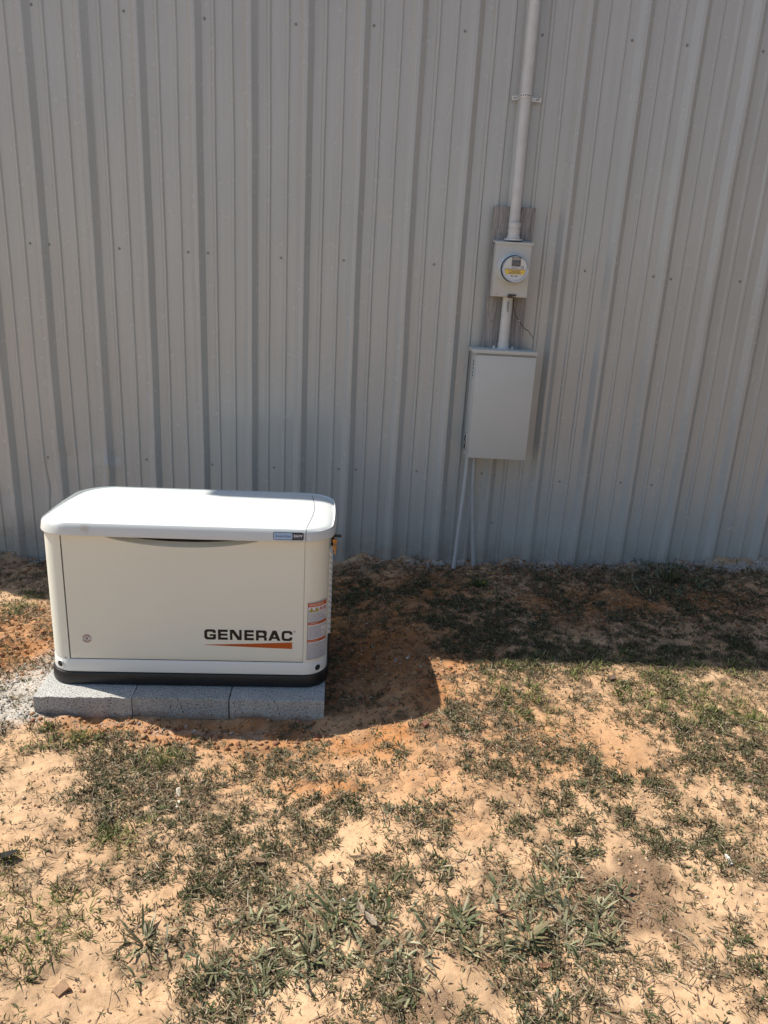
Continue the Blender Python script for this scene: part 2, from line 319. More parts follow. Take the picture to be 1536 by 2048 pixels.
bm = bmesh.new(); lathe(bm, [(.0665, .0), (.0735, .003), (.0735, .008), (.0665, .010)], 48, at(.764, -.206, 1.831)); bobj('drum_shade_ring', bm, M_DARK, mt)  # dark ring stands in for the shadow gap round the drum
bm = bmesh.new(); lathe(bm, [(.0645, .0), (.0645, .0015), (.0, .0016)], 48, at(.764, -.2630, 1.831)); bobj('face_plate', bm, simple('meter_face', (.68, .69, .65), .5, var=.02), mt)
YF = -.2648
bxo('display', simple('display_dark', (.010, .013, .012), .2), mt, .745, .789, YF-.004, YF+.0, 1.846, 1.873, bev=.001)
bm = bmesh.new(); box(bm, .745, .789, YF-.0035, YF, 1.8775, 1.888, .001); bobj('nameplate', bm, simple('nameplate_tan', (.34, .29, .22), .4), mt)
bxo('display_bezel', simple('bezel_brown', (.05, .045, .04), .4), mt, .742, .792, YF-.002, YF+.0005, 1.8435, 1.892, bev=.001)
bm = bmesh.new()
for i in range(7): box(bm, .749+.0052*i, .7522+.0052*i, YF-.0046, YF-.0040, 1.853, 1.860)
bobj('display_digits', bm, simple('lcd_digits', (.10, .12, .11), .4), mt)
def half_label(name, mat, za, zb, r, y, cx=.764, cz=1.831):
    b = bmesh.new(); zs = np.linspace(za, zb, 12); L = []; R_ = []
    for z in zs:
        w = math.sqrt(max(r*r-(z-cz)**2, 0)); L.append(b.verts.new((cx-w, y, z))); R_.append(b.verts.new((cx+w, y, z)))
    for i in range(11): b.faces.new((L[i], R_[i], R_[i+1], L[i+1]))
    return bobj(name, b, mat, mt)
half_label('yellow_label', simple('yellow_label', (.88, .60, .04), .5, var=.05), 1.800, 1.8275, .058, YF-.0008)
half_label('white_label', simple('white_label', (.68, .72, .76), .5, var=.03), 1.772, 1.7992, .060, YF-.0008)
bxo('serial_label', simple('serial_label', (.66, .66, .68), .5, var=.02), mt, .742, .790, YF-.0016, YF-.0004, 1.8295, 1.842)
bm = bmesh.new(); rr = random.Random(3)
def words(bm, x0, x1, z, h, y, gap=.35):
    x = x0
    while x < x1:
        w = rr.uniform(.6, 2.2)*h; 
        if x+w > x1: break
        box(bm, x, x+w, y-.0003, y, z, z+h); x += w+gap*h
words(bm, .726, .800, 1.8215, .0028, YF-.0009); words(bm, .745, .80, 1.8160, .0028, YF-.0009); words(bm, .733, .806, 1.8105, .0030, YF-.0009); words(bm, .728, .802, 1.8045, .0034, YF-.0009)
words(bm, .744, .788, 1.8335, .003, YF-.0018); box(bm, .742, .758, YF-.0011, YF-.0009, 1.789, 1.7945); box(bm, .765, .781, YF-.0011, YF-.0009, 1.789, 1.7945)
bobj('label_print', bm, simple('print_black', (.02, .02, .02), .5), mt)
bm = bmesh.new(); box(bm, .704, .823, YF-.0045, YF-.0012, 1.8275, 1.8295); bobj('label_bar', bm, simple('bar_grey', (.3, .3, .3), .4), mt)
bm = bmesh.new()
for i in range(3):
    for j in range(3): box(bm, .796+.006*i, .800+.006*i, YF-.0009, YF-.0004, 1.8325+.0055*j, 1.836+.0055*j)
bobj('code_stamp', bm, simple('stamp_grey', (.13, .13, .10), .5), mt)
bm = bmesh.new(); lathe(bm, [(.0725, .030), (.0725, .082), (.070, .095), (.066, .1), (.0, .1015)], 48, at(.764, -.182, 1.831)); bobj('glass_cover', bm, glass_material(), mt)
bm = bmesh.new(); lathe(bm, [(.0735, .0), (.0745, .003), (.0735, .006)], 48, at(.764, -.268, 1.831))
b = bmesh.new(); n = 24
for k in range(n+1):
    a = math.pi+math.pi*k/n
    for r in (.0655, .0722): b.verts.new((.764+r*math.cos(a), -.279, 1.831+r*math.sin(a)))
b.verts.ensure_lookup_table()
for k in range(n): b.faces.new((b.verts[2*k], b.verts[2*k+1], b.verts[2*k+3], b.verts[2*k+2]))
bm.free(); bobj('cover_bezel', b, simple('bezel_blue', (.5, .58, .7), .2), mt)
settle(mt, (.764, -.174, 1.752))
# ------------------------------------------------------------------ conduits, strap
bm = bmesh.new(); tube(bm, [(.762, -.095, 2.035), (.762, -.095, 2.3), (.760, -.085, 2.72), (.760, -.078, 3.4), (.760, -.078, 4.89)], .0295, 22)
bobj_c = bobj('service_conduit', bm, M_CONDUIT); tag(bobj_c, 'tall grey conduit rising from the meter box up the metal wall', 'conduit'); settle(bobj_c, (.762, -.1, 2.035))
bm = bmesh.new(); P = []
for x, y in [(.694, -.036), (.716, -.036), (.722, -.040), (.727, -.058), (.731, -.09)]: P.append((x, y))
for k in range(9):
    a = math.pi-math.pi*k/8; P.append((.760+.0312*math.cos(a), -.086-.0305*math.sin(a)))
P += [(.793, -.06), (.799, -.042), (.806, -.036), (.857, -.036)]
b = bmesh.new(); rows_ = []
for i in range(len(P)):
    t = (Vector((*P[min(i+1, len(P)-1)], 0))-Vector((*P[max(i-1, 0)], 0))).normalized(); nn = Vector((t.y, -t.x, 0)); dz = -.004 if P[i][0] > .8 else 0
    rows_.append([b.verts.new((P[i][0]+nn.x*o_, P[i][1]+nn.y*o_, z+dz)) for z, o_ in ((2.716, .0016), (2.737, .0016), (2.737, -.0009), (2.716, -.0009))])
for i in range(len(P)-1):
    for k in range(4): b.faces.new((rows_[i][k], rows_[i][(k+1) % 4], rows_[i+1][(k+1) % 4], rows_[i+1][k]))
b.faces.new(rows_[0]); b.faces.new(rows_[-1]); stp = bobj('pipe_strap', b, simple('strap_steel', (.66, .65, .62), .45, .25, .15, 60))
tag(stp, 'perforated metal strap holding the tall conduit to the wall', 'strap')
bm = bmesh.new(); tot = 0
for i in range(len(P)-1):
    a, c = Vector((*P[i], 0)), Vector((*P[i+1], 0)); L = (c-a).length; tot += L
    if tot > .011:
        tot = 0; mid = (a+c)/2; t = (c-a).normalized(); nrm = Vector((t.y, -t.x, 0)); 
        if nrm.y > 0 and abs(nrm.y) > .3: nrm = -nrm
        b = bmesh.new(); bmesh.ops.create_circle(b, cap_ends=True, segments=12, radius=.0036)
        q = nrm.to_track_quat('Z', 'Y'); merge(bm, b, Matrix.Translation(mid+nrm*.0020+Vector((0, 0, 2.7265-(.004 if mid.x > .8 else 0)))) @ q.to_matrix().to_4x4())
split_loose(bobj('strap_hole', bm, M_DARK, stp))
bm = bmesh.new()
for x in (.712, .842): lathe(bm, [(0, .006), (.005, .005), (.006, 0)], 8, at(x, -.038, 2.7265))
split_loose(bobj('strap_screw', bm, M_GALV, stp))
settle(stp, (.775, -.04, 2.7265))
bm = bmesh.new(); tube(bm, [(.764, -.118, 1.678), (.764, -.118, 1.404)], .0300, 22)
lo = bobj('connecting_conduit', bm, M_CONDUIT); tag(lo, 'short grey conduit between the meter box and the disconnect box', 'conduit')
bm = bmesh.new(); lathe(bm, [(.0318, 0), (.0318, .009), (.030, .009)], 22, Matrix.Translation((.764, -.118, 1.3965))); bobj('rubber_seal', bm, M_DARK, lo)
bm = bmesh.new(); lathe(bm, [(.030, .033), (.0335, .033), (.0335, .008), (.037, .004), (.037, 0)], 26, Matrix.Translation((.764, -.118, 1.379))); bobj('hub', bm, M_CONDUIT, lo)
settle(lo, (.764, -.118, 1.379))
# seal tag and hanging wire
sg = tag(empty('meter_seal'), 'small grey security seal dangling under the meter box latch', 'seal')
bm = bmesh.new(); tube(bm, [(.768, -.176, 1.682), (.764, -.168, 1.664), (.762, -.160, 1.652)], .0016, 8); bobj('seal_wire', bm, M_GALV, sg)
bxo('seal_tag', simple('seal_grey', (.22, .25, .27), .4), sg, .757, .767, -.162, -.156, 1.612, 1.652, bev=.002)
bm = bmesh.new(); tube(bm, [(.763, -.160, 1.612), (.765, -.161, 1.600), (.763, -.160, 1.594)], .0024, 8); bobj('seal_loop', bm, M_DARK, sg); settle(sg, (.764, -.165, 1.682))
bm = bmesh.new(); tube(bm, [(.794, -.14, 1.676), (.797, -.13, 1.655), (.806, -.12, 1.612), (.816, -.118, 1.580), (.830, -.115, 1.560), (.845, -.115, 1.548), (.862, -.113, 1.522), (.880, -.112, 1.502), (.893, -.112, 1.496), (.906, -.112, 1.490), (.920, -.11, 1.473), (.935, -.108, 1.454), (.941, -.106, 1.449)], .0021, 8)
wr = bobj('loose_wire', bm, M_BLACKPL); tag(wr, 'thin black wire hanging loose below the meter box', 'wire')
bm = bmesh.new(); tube(bm, [(.843, -.1151, 1.550), (.848, -.1149, 1.544)], .0026, 8); bobj('bare_spot', bm, M_WHITEPL, wr); settle(wr, (.794, -.14, 1.676))
# ------------------------------------------------------------------ disconnect box
db = tag(empty('disconnect_box'), 'large grey electrical disconnect box with closed door low on the wall', 'electrical box')
bm = bmesh.new(); box(bm, .590, .944, -.196, -.040, .732, 1.353, .003); bobj('housing', bm, M_PAINTBOX, db)
bm = bmesh.new(); box(bm, .598, .951, -.214, -.1975, .728, 1.345, .004); bobj('door', bm, simple('door_enamel', (.55, .555, .52), .38, var=.02, vs=3, bs=.05, bscale=420), db)
bm = bmesh.new(); box(bm, .572, .955, -.220, -.198, 1.3555, 1.377, .002); box(bm, .572, .955, -.197, -.038, 1.3555, 1.3785, .002); bobj('hood', bm, M_PAINTBOX, db)
bm = bmesh.new(); lathe(bm, [(.034, .003), (.062, .003), (.062, 0)], 24, Matrix.Translation((.764, -.118, 1.379)))
for dx in (-.055, .055): lathe(bm, [(0, .014), (.006, .013), (.0075, .003), (.0075, 0)], 8, Matrix.Translation((.764+dx, -.118, 1.382)))
bobj('hub_plate', bm, M_CONDUIT, db)
bm = bmesh.new()
for k in range(5): box(bm, .5865, .5895, -.186, -.176, 1.215+.021*k, 1.229+.021*k, .001, 1)
split_loose(bobj('hinge', bm, M_DARK, db))
bm = bmesh.new(); box(bm, .580, .5895, -.19, -.165, .765, .875, .002); b = bmesh.new()
bobj('latch', bm, M_GALV, db)
bm = bmesh.new(); tube(bm, [(.579, -.178, .862), (.574, -.184, .84), (.579, -.186, .815), (.574, -.18, .79), (.579, -.178, .775)], .003, 8)
for z in (.79, .82, .85): box(bm, .578, .5796, -.186, -.170, z, z+.012)
bobj('latch_wire', bm, M_DARK, db)
bm = bmesh.new(); box(bm, .590, .94, -.10, -.045, .720, .7315, .002); bobj('bottom_flange', bm, M_PAINTBOX, db)
settle(db, (.77, -.04, .72))
for kk, (lab, pts) in enumerate([('left of two thin grey pipes, slanting from disconnect box down to soil', [(.612, -.105, .74), (.612, -.105, .66), (.604, -.112, .45), (.590, -.13, .18), (.575, -.146, -.08)]),
                 ('right of two thin grey pipes, nearly upright below the disconnect box', [(.653, -.095, .74), (.655, -.095, .66), (.664, -.09, .45), (.690, -.085, .2), (.722, -.078, -.08)])]):
    rv = [];
    P = [Vector(p) for p in pts]; Q = []
    for i in range(len(P)-1):
        for t in range(6):
            t /= 6; p0, p1, p2, p3 = P[max(i-1, 0)], P[i], P[i+1], P[min(i+2, len(P)-1)]
            Q.append(.5*((2*p1)+(p2-p0)*t+(2*p0-5*p1+4*p2-p3)*t*t+(3*p1-p0-3*p2+p3)*t**3))
    Q.append(P[-1]); bm = bmesh.new(); tube(bm, Q, .0132 if kk == 0 else .0136, 16)
    pv = bobj('pvc_pipe', bm, M_PVC); tag(pv, lab, 'pipe', 'thin pipes under the disconnect box')
    bm = bmesh.new(); lathe(bm, [(.0132, .014), (.0165, .014), (.0165, 0), (.013, 0)], 18, Matrix.Translation((pts[0][0], pts[0][1], .704))); bobj('fitting', bm, M_PVC, pv)
    settle(pv, pts[-1])

# ------------------------------------------------------------------ unseen dark foliage, added right of the frame to darken right-facing ribs
rw = np.random.RandomState(5); V = []; F = []
for k in range(5200):
    c = Vector((rw.uniform(6.8, 10.5), rw.uniform(-13, -.3), rw.uniform(-.1, 6.5)*(.75+.25*math.sin(k))))
    d = Vector(rw.normal(size=3)).normalized(); e = d.orthogonal().normalized(); g = d.cross(e); r = rw.uniform(.12, .3); i = len(V)
    V += [c+e*r, c+g*r*.6, c-e*r, c-g*r*.6]; F.append((i, i+1, i+2, i+3))
light_blocker = mobj('wood', V, F, simple('light_blocker_leaves', (.045, .06, .03), .7, var=.3, vs=1), None, 0)
tag(light_blocker, 'unseen dark foliage added to block light from the right', kind='stuff')
# ------------------------------------------------------------------ generator (local frame: u right, v back, z up)
PHI = .047; GO = (-.757, -1.753, 0.0)
gen = tag(empty('standby_generator', GO, PHI), 'beige home standby generator with off white lid standing on concrete blocks', 'generator')
M_BODY = simple('bisque_enamel', (.84, .83, .70), .42, var=.02, vs=2.5, bs=.05, bscale=700, bdist=.0003)
M_SKIRT = simple('bisque_skirt', (.83, .815, .74), .42, var=.02, vs=2.5)
def lid_material():
    m, n, l, p = nodes('white_lid_paint'); tc = n.new('ShaderNodeTexCoord').outputs['Object']
    c = ramp(n, l, add_noise(n, l, 3, 4, .6, tc), [(.3, (.67, .69, .655)), (.7, (.71, .73, .695))])
    s = ramp(n, l, add_noise(n, l, 1, 5, .7, tc, (9, 14, 60)), [(.6, (0, 0, 0)), (.85, (.3, .3, .3))])
    c = mixc(n, l, s, c, (.60, .55, .46))
    sp = n.new('ShaderNodeVectorMath'); sp.operation = 'DISTANCE'; l.new(tc, sp.inputs[0]); sp.inputs[1].default_value = (-.375, .0, .722)
    sn = n.new('ShaderNodeMath'); sn.operation = 'ADD'; l.new(sp.outputs['Value'], sn.inputs[0])
    nm = n.new('ShaderNodeMath'); nm.operation = 'MULTIPLY'; l.new(add_noise(n, l, 40, 4, .6, tc), nm.inputs[0]); nm.inputs[1].default_value = .04; l.new(nm.outputs[0], sn.inputs[1])
    c = mixc(n, l, ramp(n, l, sn.outputs[0], [(.028, (.45, .45, .45)), (.045, (0, 0, 0))]), c, (.48, .38, .24))
    l.new(c, p.inputs['Base Color']); p.inputs['Roughness'].default_value = .36
    bump(n, l, p, add_noise(n, l, 700, 2, .5, tc), .05, .0003); return m
M_LID = lid_material()
def rrect(u0, u1, v0, v1, rf, rb, n=14, m=10, bow=0.0):
    """rounded rectangle, anticlockwise from the left end of the front edge"""
    P = []
    for k in range(m): P.append((u0+rf+(u1-u0-2*rf)*k/m, v0-bow*math.sin(math.pi*k/m)))
    for k in range(n): a = -math.pi/2+math.pi/2*k/n; P.append((u1-rf+rf*math.cos(a), v0+rf+rf*math.sin(a)))
    for k in range(m): P.append((u1, v0+rf+(v1-rb-v0-rf)*k/m))
    for k in range(n): a = math.pi/2*k/n; P.append((u1-rb+rb*math.cos(a), v1-rb+rb*math.sin(a)))
    for k in range(m): P.append((u1-rb-(u1-u0-2*rb)*k/m, v1))
    for k in range(n): a = math.pi/2+math.pi/2*k/n; P.append((u0+rb+rb*math.cos(a), v1-rb+rb*math.sin(a)))
    for k in range(m): P.append((u0, v1-rb-(v1-rb-v0-rf)*k/m))
    for k in range(n): a = math.pi+math.pi/2*k/n; P.append((u0+rf+rf*math.cos(a), v0+rf+rf*math.sin(a)))
    return P
def loft(rings, cap0=True, cap1=True):
    V = [p for r in rings for p in r]; k = len(rings[0]); F = []
    for i in range(len(rings)-1):
        for j in range(k): F.append((i*k+j, i*k+(j+1) % k, (i+1)*k+(j+1) % k, (i+1)*k+j))
    if cap0: F.append(tuple(range(k))[::-1])
    if cap1: F.append(tuple((len(rings)-1)*k+j for j in range(k)))
    return V, F
UL, UR, V0, V1 = -.580, .609, .020, .628
# black tray
def ring(off, z, u0=UL, u1=UR, v0=V0, v1=V1, rf=.10, rb=.08, bow=0):
    return [(x, y, z) for x, y in rrect(u0-off, u1+off, v0-off, v1+off, rf+off, rb+off, bow=bow)]
V, F = loft([ring(.002, .001), ring(.011, .004), ring(.013, .012), ring(.011, .048), ring(.008, .056), ring(.002, .0575), ring(-.03, .0575)])
mobj('base_tray', V, F, M_BLACKPL, gen, 40)
V, F = loft([ring(-.003, .0565), ring(.002, .060), ring(.003, .066), ring(.001, .112), ring(-.002, .1175), ring(-.02, .1175)])
mobj('base_skirt', V, F, M_SKIRT, gen, 40)
# body shell: outline with the front recessed behind the removable panel
PU0, PU1 = -.4875, .5135
def shell_ring(z, off=0.0):
    full = rrect(UL-off, UR+off, V0-off, V1+off, .10, .08, m=10)
    R_ = []
    front = [(PU0, V0-off), (PU0+.0005, V0+.08), (PU1-.0005, V0+.08), (PU1, V0-off)]
    return [(x, y, z) for x, y in front+full[10:]]
V, F = loft([shell_ring(.1185), shell_ring(.122), shell_ring(.684), shell_ring(.694)])
mobj('body_shell', V, F, M_BODY, gen, 30)
# front panel with the curved grip recess under the lid
def zl(u):
    t = (u-.005)/.345
    return .690-(.047*(1-t*t)**.85 if abs(t) < 1 else 0)
us = np.concatenate([[PU0+.0050, PU0+.0070], np.linspace(PU0+.02, PU1-.02, 90), [PU1-.0075, PU1-.0055]])
zf = [0, .004]+list(np.linspace(.05, .97, 10))+[.99, 1]
V = []; nz = 0
for u in us:
    z_ = zl(u); col = []
    for t in zf: col.append((u, V0+(.0012 if t == 0 else 0), .1225+(z_-.1225-.0005)*t))
    dp = min(1, (.690-z_)/.03)
    for t, q in ((.05, .12), (.10, .25), (.15, .38), (.20, .48), (.24, .55), (.25, .60), (1, 1.1)): col.append((u, V0+.0012+.062*dp*q, z_+(.6925-z_)*t))
    edge = min(abs(u-us[0]), abs(u-us[-1])) < .001
    nz = len(col); V += [(a, b+(.0012 if edge else 0), c) for a, b, c in col]
F = [(i*nz+j, (i+1)*nz+j, (i+1)*nz+j+1, i*nz+j+1) for i in range(len(us)-1) for j in range(nz-1)]
# return edges so that the panel has thickness
k = len(V); V += [(us[0], V0+.013, .1225), (us[0], V0+.013, .690), (us[-1], V0+.013, .1225), (us[-1], V0+.013, .690)]
F += [(k, 0, nz-1, k+1), (len(us)*nz-nz, k+2, k+3, len(us)*nz-1), (k, k+2, (len(us)-1)*nz, 0)]
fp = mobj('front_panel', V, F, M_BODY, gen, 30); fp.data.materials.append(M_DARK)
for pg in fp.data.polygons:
    if pg.vertices[0] % nz >= nz-3 and pg.index < (len(us)-1)*(nz-1) and abs(pg.center.x-.005) < .33: pg.material_index = 1  # dark faces paint the shade under the lid into the grip recess
bxo('panel_gap_shadow_strip', M_DARK, gen, PU0+.001, PU1-.001, V0+.006, V0+.0135, .1195, .640).name = 'panel_gap_shade'  # dark strip behind the panel paints the shade in its edge gaps
# lid
def zc(v): return .7480-.040*(max(0, v-.03)/.63)**1.2
LL, LR = -.583, .620
def bowed(P):
    return [(x+(.016*math.sin(math.pi*min(1, max(0, y/.66)))*(x-.018)/.60), y) for x, y in P]
def lid_ring(inset_u, inset_v, zfun, rf, rb):
    return [(x, y, zfun(x, y)) for x, y in bowed(rrect(LL+inset_u, LR-inset_u, -.006+inset_v, .672-inset_v*.9, rf, rb, n=14, m=10))]
base = lambda v: min(zc(v), 1)
def lowz(x, y, h):                                   # lid skirt dips a little at its ends
    return h
rings = []
for iu, iv, h in ((.010, .012, .6895), (.0, .001, .689), (-.001, .0, .692), (.000, .001, .702), (.003, .004, .722), (.006, .007, .731)):
    rings.append(lid_ring(iu, iv, (lambda x, y, h=h: h-.024*max(0, y/.66)), .125-iu*.5, .15-iu*.5))
for iu, iv, drop in ((.010, .009, .0125), (.017, .012, .0075), (.028, .018, .0035), (.045, .03, .0012), (.065, .05, .0), (.10, .085, 0), (.15, .13, 0), (.2, .18, 0), (.25, .23, 0), (.29, .27, 0)):
    def zz(x, y, d=drop, iu=iu):
        e = max(0, 1-min(x-LL, LR-x)/.16)          # ends round off
        return zc(max(y, 0))-d*1.0-.010*e**2
    rings.append(lid_ring(iu, iv, zz, max(.125-iu*.6, .02), max(.15-iu*.6, .02)))
V, F = loft(rings, True, True)
lid = mobj('lid', V, F, M_LID, gen, 24)
from mathutils.bvhtree import BVHTree
bvh = BVHTree.FromPolygons([Vector(v) for v in V], F)
def lid_z(u, v):
    h = bvh.ray_cast(Vector((u, v, 1.0)), Vector((0, 0, -1))); return h[0].z if h[0] else None
def lid_v(u, z):
    h = bvh.ray_cast(Vector((u, -.5, z)), Vector((0, 1, 0))); return h[0].y if h[0] else 0
def seam(name, pts, w, mat, lift):
    b = bmesh.new(); L = []
    for (x, y, z) in pts: L.append((b.verts.new((x-w/2, y, z)), b.verts.new((x+w/2, y, z))))
    for a, c in zip(L, L[1:]): b.faces.new((a[0], a[1], c[1], c[0]))
    return b
M_SEAM = simple('seam_grey', (.13, .13, .13), .6)
pts = []
for z in np.linspace(.694, .744, 12):
    pts.append((.5115, lid_v(.5115, z)-.0007, z))
for v in np.linspace(.012, .60, 40):
    u = .5115+.0235*math.sin(min(1, v/.33)*math.pi/2) if v < .33 else .535-.02*((v-.33)/.27)**1.5
    z = lid_z(u, v)
    if z: pts.append((u, v, z+.0007))
b = seam('s', pts, .0024, None, 0); bobj('lid_seam', b, M_SEAM, gen, recalc=False)
pts = []
for z in np.linspace(.694, .742, 12): pts.append((-.4775, lid_v(-.4775, z)-.0006, z))
for v in np.linspace(.012, .60, 40):
    u = -.4775+.012*min(1, v/.3); z = lid_z(u, v)
    if z: pts.append((u, v, z+.0006))
b = seam('s', pts, .0035, None, 0); bobj('lid_ridge_highlight', b, simple('ridge_highlight_white', (.82, .82, .80), .35), gen, recalc=False)  # flat pale strip paints the highlight along the left seam ridge
bm = bmesh.new()
for (u, v) in ((-.12, .33), (.17, .32), (.26, .31), (-.05, .34)):
    z = lid_z(u, v)
    for k in range(4):
        du, dv = random.uniform(-.012, .012), random.uniform(-.006, .006); b = bmesh.new()
        bmesh.ops.create_icosphere(b, subdivisions=1, radius=random.uniform(.0008, .002)); merge(bm, b, Matrix.Translation((u+du, v+dv, lid_z(u+du, v+dv))))
bobj('lid_grit', bm, simple('grit', (.45, .36, .25), .9), gen)['kind'] = 'stuff'
# ---- markings
def curve_mesh(name, splines, mat, parent, mtx, ext=.0003):
    """splines: closed (pts) outlines in (x, y) -> filled thin solid"""
    cu = bpy.data.curves.new(name, 'CURVE'); cu.dimensions = '2D'; cu.fill_mode = 'BOTH'; cu.extrude = ext
    for pts in splines:
        s = cu.splines.new('POLY'); s.points.add(len(pts)-1); s.use_cyclic_u = True
        for q_, (x, y) in zip(s.points, pts): q_.co = (x, y, 0, 1)
    o = bpy.data.objects.new('tmp', cu); COL.objects.link(o)
    me = bpy.data.meshes.new_from_object(o.evaluated_get(bpy.context.evaluated_depsgraph_get())); bpy.data.objects.remove(o)
    me.transform(mtx); me.materials.clear(); me.materials.append(mat); me.name = name
    return link(bpy.data.objects.new(name, me), parent)
def text_mesh(name, txt, size, mat, parent, mtx, ext=.0002, sx=1.0, spacing=1.0, offset=0.0):
    cu = bpy.data.curves.new(name, 'FONT'); cu.body = txt; cu.size = size; cu.extrude = ext; cu.align_x = 'CENTER'; cu.align_y = 'CENTER'; cu.space_character = spacing; cu.offset = offset
    o = bpy.data.objects.new('tmp', cu); COL.objects.link(o)
    me = bpy.data.meshes.new_from_object(o.evaluated_get(bpy.context.evaluated_depsgraph_get())); bpy.data.objects.remove(o)
    me.transform(mtx @ Matrix.Diagonal((sx, 1, 1, 1))); me.materials.clear(); me.materials.append(mat)
    return link(bpy.data.objects.new(name, me), parent)
def arc(cx, cy, rx, ry, a0, a1, n=8): return [(cx+rx*math.cos(math.radians(a0+(a1-a0)*k/n)), cy+ry*math.sin(math.radians(a0+(a1-a0)*k/n))) for k in range(n+1)]
M_INK = simple('logo_black', (.008, .008, .009), .35); M_ORANGE = simple('logo_orange', (.50, .095, .010), .4, var=.02)
def glyphs():
    # pixel columns measured on the lettering; x 130..1355, baseline 365, cap height 158
    S = []
    H = 158.; sw = 36.
    def P(pts): return [((x-130)/1225., y/1225.) for x, y in pts]
    def roundC(x0, x1, gap_hi, gap_lo):
        r = 46; ri = 20; w = sw; y1 = H
        out = arc(x1-r, y1-r, r, r, 0, 90)+arc(x0+r, y1-r, r, r, 90, 180)+arc(x0+r, r, r, r, 180, 270)+arc(x1-r, r, r, r, 270, 360)
        inn = [(x1, gap_lo), (x1-w-4, gap_lo)]+[(x1-w-4, w+10)]+arc(x1-w-ri, w+ri*.6, ri*.8, ri*.6, 0, -90, 5)[1:]+arc(x0+w+ri, w+ri, ri, ri, 270, 180, 6)+arc(x0+w+ri, y1-w-ri, ri, ri, 180, 90, 6)+[(x1-w-ri, y1-w)]+[(x1-w-4, y1-w-10), (x1-w-4, gap_hi), (x1, gap_hi)]
        return out, inn
    # G
    x0, x1 = 130, 291; r = 46; ri = 18
    S.append(P([(x1, 92-14)]+[(x1, 30)]+arc(x1-30, 30, 30, 30, 0, -90)+arc(x0+r, r, r, r, 270, 180)+arc(x0+r, H-r, r, r, 180, 90)+arc(x1-38, H-38, 38, 38, 90, 0)+[(x1, 104), (x1-42, 104)]+arc(x1-42-12, H-sw-12, 12, 12, 0, 90, 4)+arc(x0+40+ri, H-sw-ri, ri, ri, 90, 180, 5)+arc(x0+40+ri, sw+ri, ri, ri, 180, 270, 5)+[(x1-46, sw), (x1-38, sw+6), (x1-38, 56), (x1-86, 56), (x1-86, 84), (x1, 84)]))
    def E(x0, x1): S.append(P([(x0, 0), (x1+1, 0), (x1+1, sw), (x0+38, sw), (x0+38, 64), (x1-4, 64), (x1-4, 96), (x0+38, 96), (x0+38, H-sw), (x1, H-sw), (x1, H), (x0, H)]))
    E(320, 454)
    S.append(P([(485, 0), (519, 0), (519, 112), (592, 0), (648, 0), (648, H), (614, H), (614, 48), (541, H), (485, H)]))
    E(685, 817)
    x0, x1 = 847, 998
    S.append(P([(x0, 0), (x0+38, 0), (x0+38, 44), (x1-52, 44), (x1-38, 34), (x1-38, 0), (x1, 0), (x1, 34)]+[(x1-3, 52), (x1-16, 62), (x1-4, 76), (x1, 92)]+[(x1, H-38)]+arc(x1-36, H-36, 36, 36, 0, 90)+[(x0, H)]))
    S.append(P(arc(x1-38-16, 78+16, 16, 16, -90, 90, 6)+[(x1-54, H-sw), (x0+38, H-sw), (x0+38, 78)]))
    S.append(P([(1018, 0), (1058, 0), (1074, 30), (1134, 30), (1150, 0), (1190, 0), (1130, H), (1078, H)]))
    S.append(P([(1086, 58), (1122, 58), (1104, 100)]))
    o, i = roundC(1205, 1355, 104, 54)
    # one outline: outer from the upper lip round to the lower lip, then inner back
    x0, x1 = 1205, 1355
    S.append(P([(x1, 100)]+arc(x1-40, H-40, 40, 40, 0, 90)+arc(x0+r, H-r, r, r, 90, 180)+arc(x0+r, r, r, r, 180, 270)+arc(x1-40, 40, 40, 40, 270, 360)+[(x1, 58), (x1-38, 58), (x1-38, 48)]+arc(x1-38-12, sw+12, 12, 12, 0, -90, 4)+arc(x0+38+ri, sw+ri, ri, ri, 270, 180, 5)+arc(x0+38+ri, H-sw-ri, ri, ri, 180, 90, 5)+arc(x1-38-12, H-sw-12, 12, 12, 90, 0, 4)+[(x1-38, 100)]))
    return S
LW = .376
def front(u, z, y=V0-.0006): return Matrix.Translation((u, y, z)) @ Matrix.Rotation(math.pi/2, 4, 'X')
sig = front(.085, .2235) @ Matrix.Diagonal((LW, LW, 1, 1))
curve_mesh('lettering', glyphs(), M_INK, gen, sig)
curve_mesh('orange_swoosh', [[(0, .0), (.0, -.0012), (.19, -.0075), (.374, -.013), (.374, .0185), (.2, .0085)]], M_ORANGE, gen, front(.0865, .1985))
curve_mesh('trade_mark', [arc(0, 0, .0042, .0042, 0, 360, 20)[:-1], arc(0, 0, .0028, .0028, 0, 360, 20)[:-1]], simple('mark_grey', (.12, .11, .10), .5), gen, front(.470, .2695))
# round badge
bg_ = front(-.409, .217)
rg = lambda r, n=28: arc(0, 0, r, r, 0, 360, n)[:-1]
bd_ = curve_mesh('round_badge', [rg(.0205)], simple('badge_white', (.66, .62, .58), .4), gen, bg_)
bb = front(-.409, .217, V0-.0012)
for r0, r1, a0, a1 in ((.0165, .0183, 20, 160), (.0165, .0183, 200, 340), (.0118, .0138, 30, 175), (.0118, .0138, 195, 330)):
    curve_mesh('badge_arc', [arc(0, 0, r1, r1, a0, a1, 14)+arc(0, 0, r0, r0, a1, a0, 14)], simple('badge_rust', (.30, .12, .07), .5), bd_, bb)
curve_mesh('bolt_symbol', [[(.002, .009), (-.0055, -.001), (-.0005, -.0005), (-.002, -.009), (.0055, .0015), (.0005, .001)]], M_INK, bd_, bb)
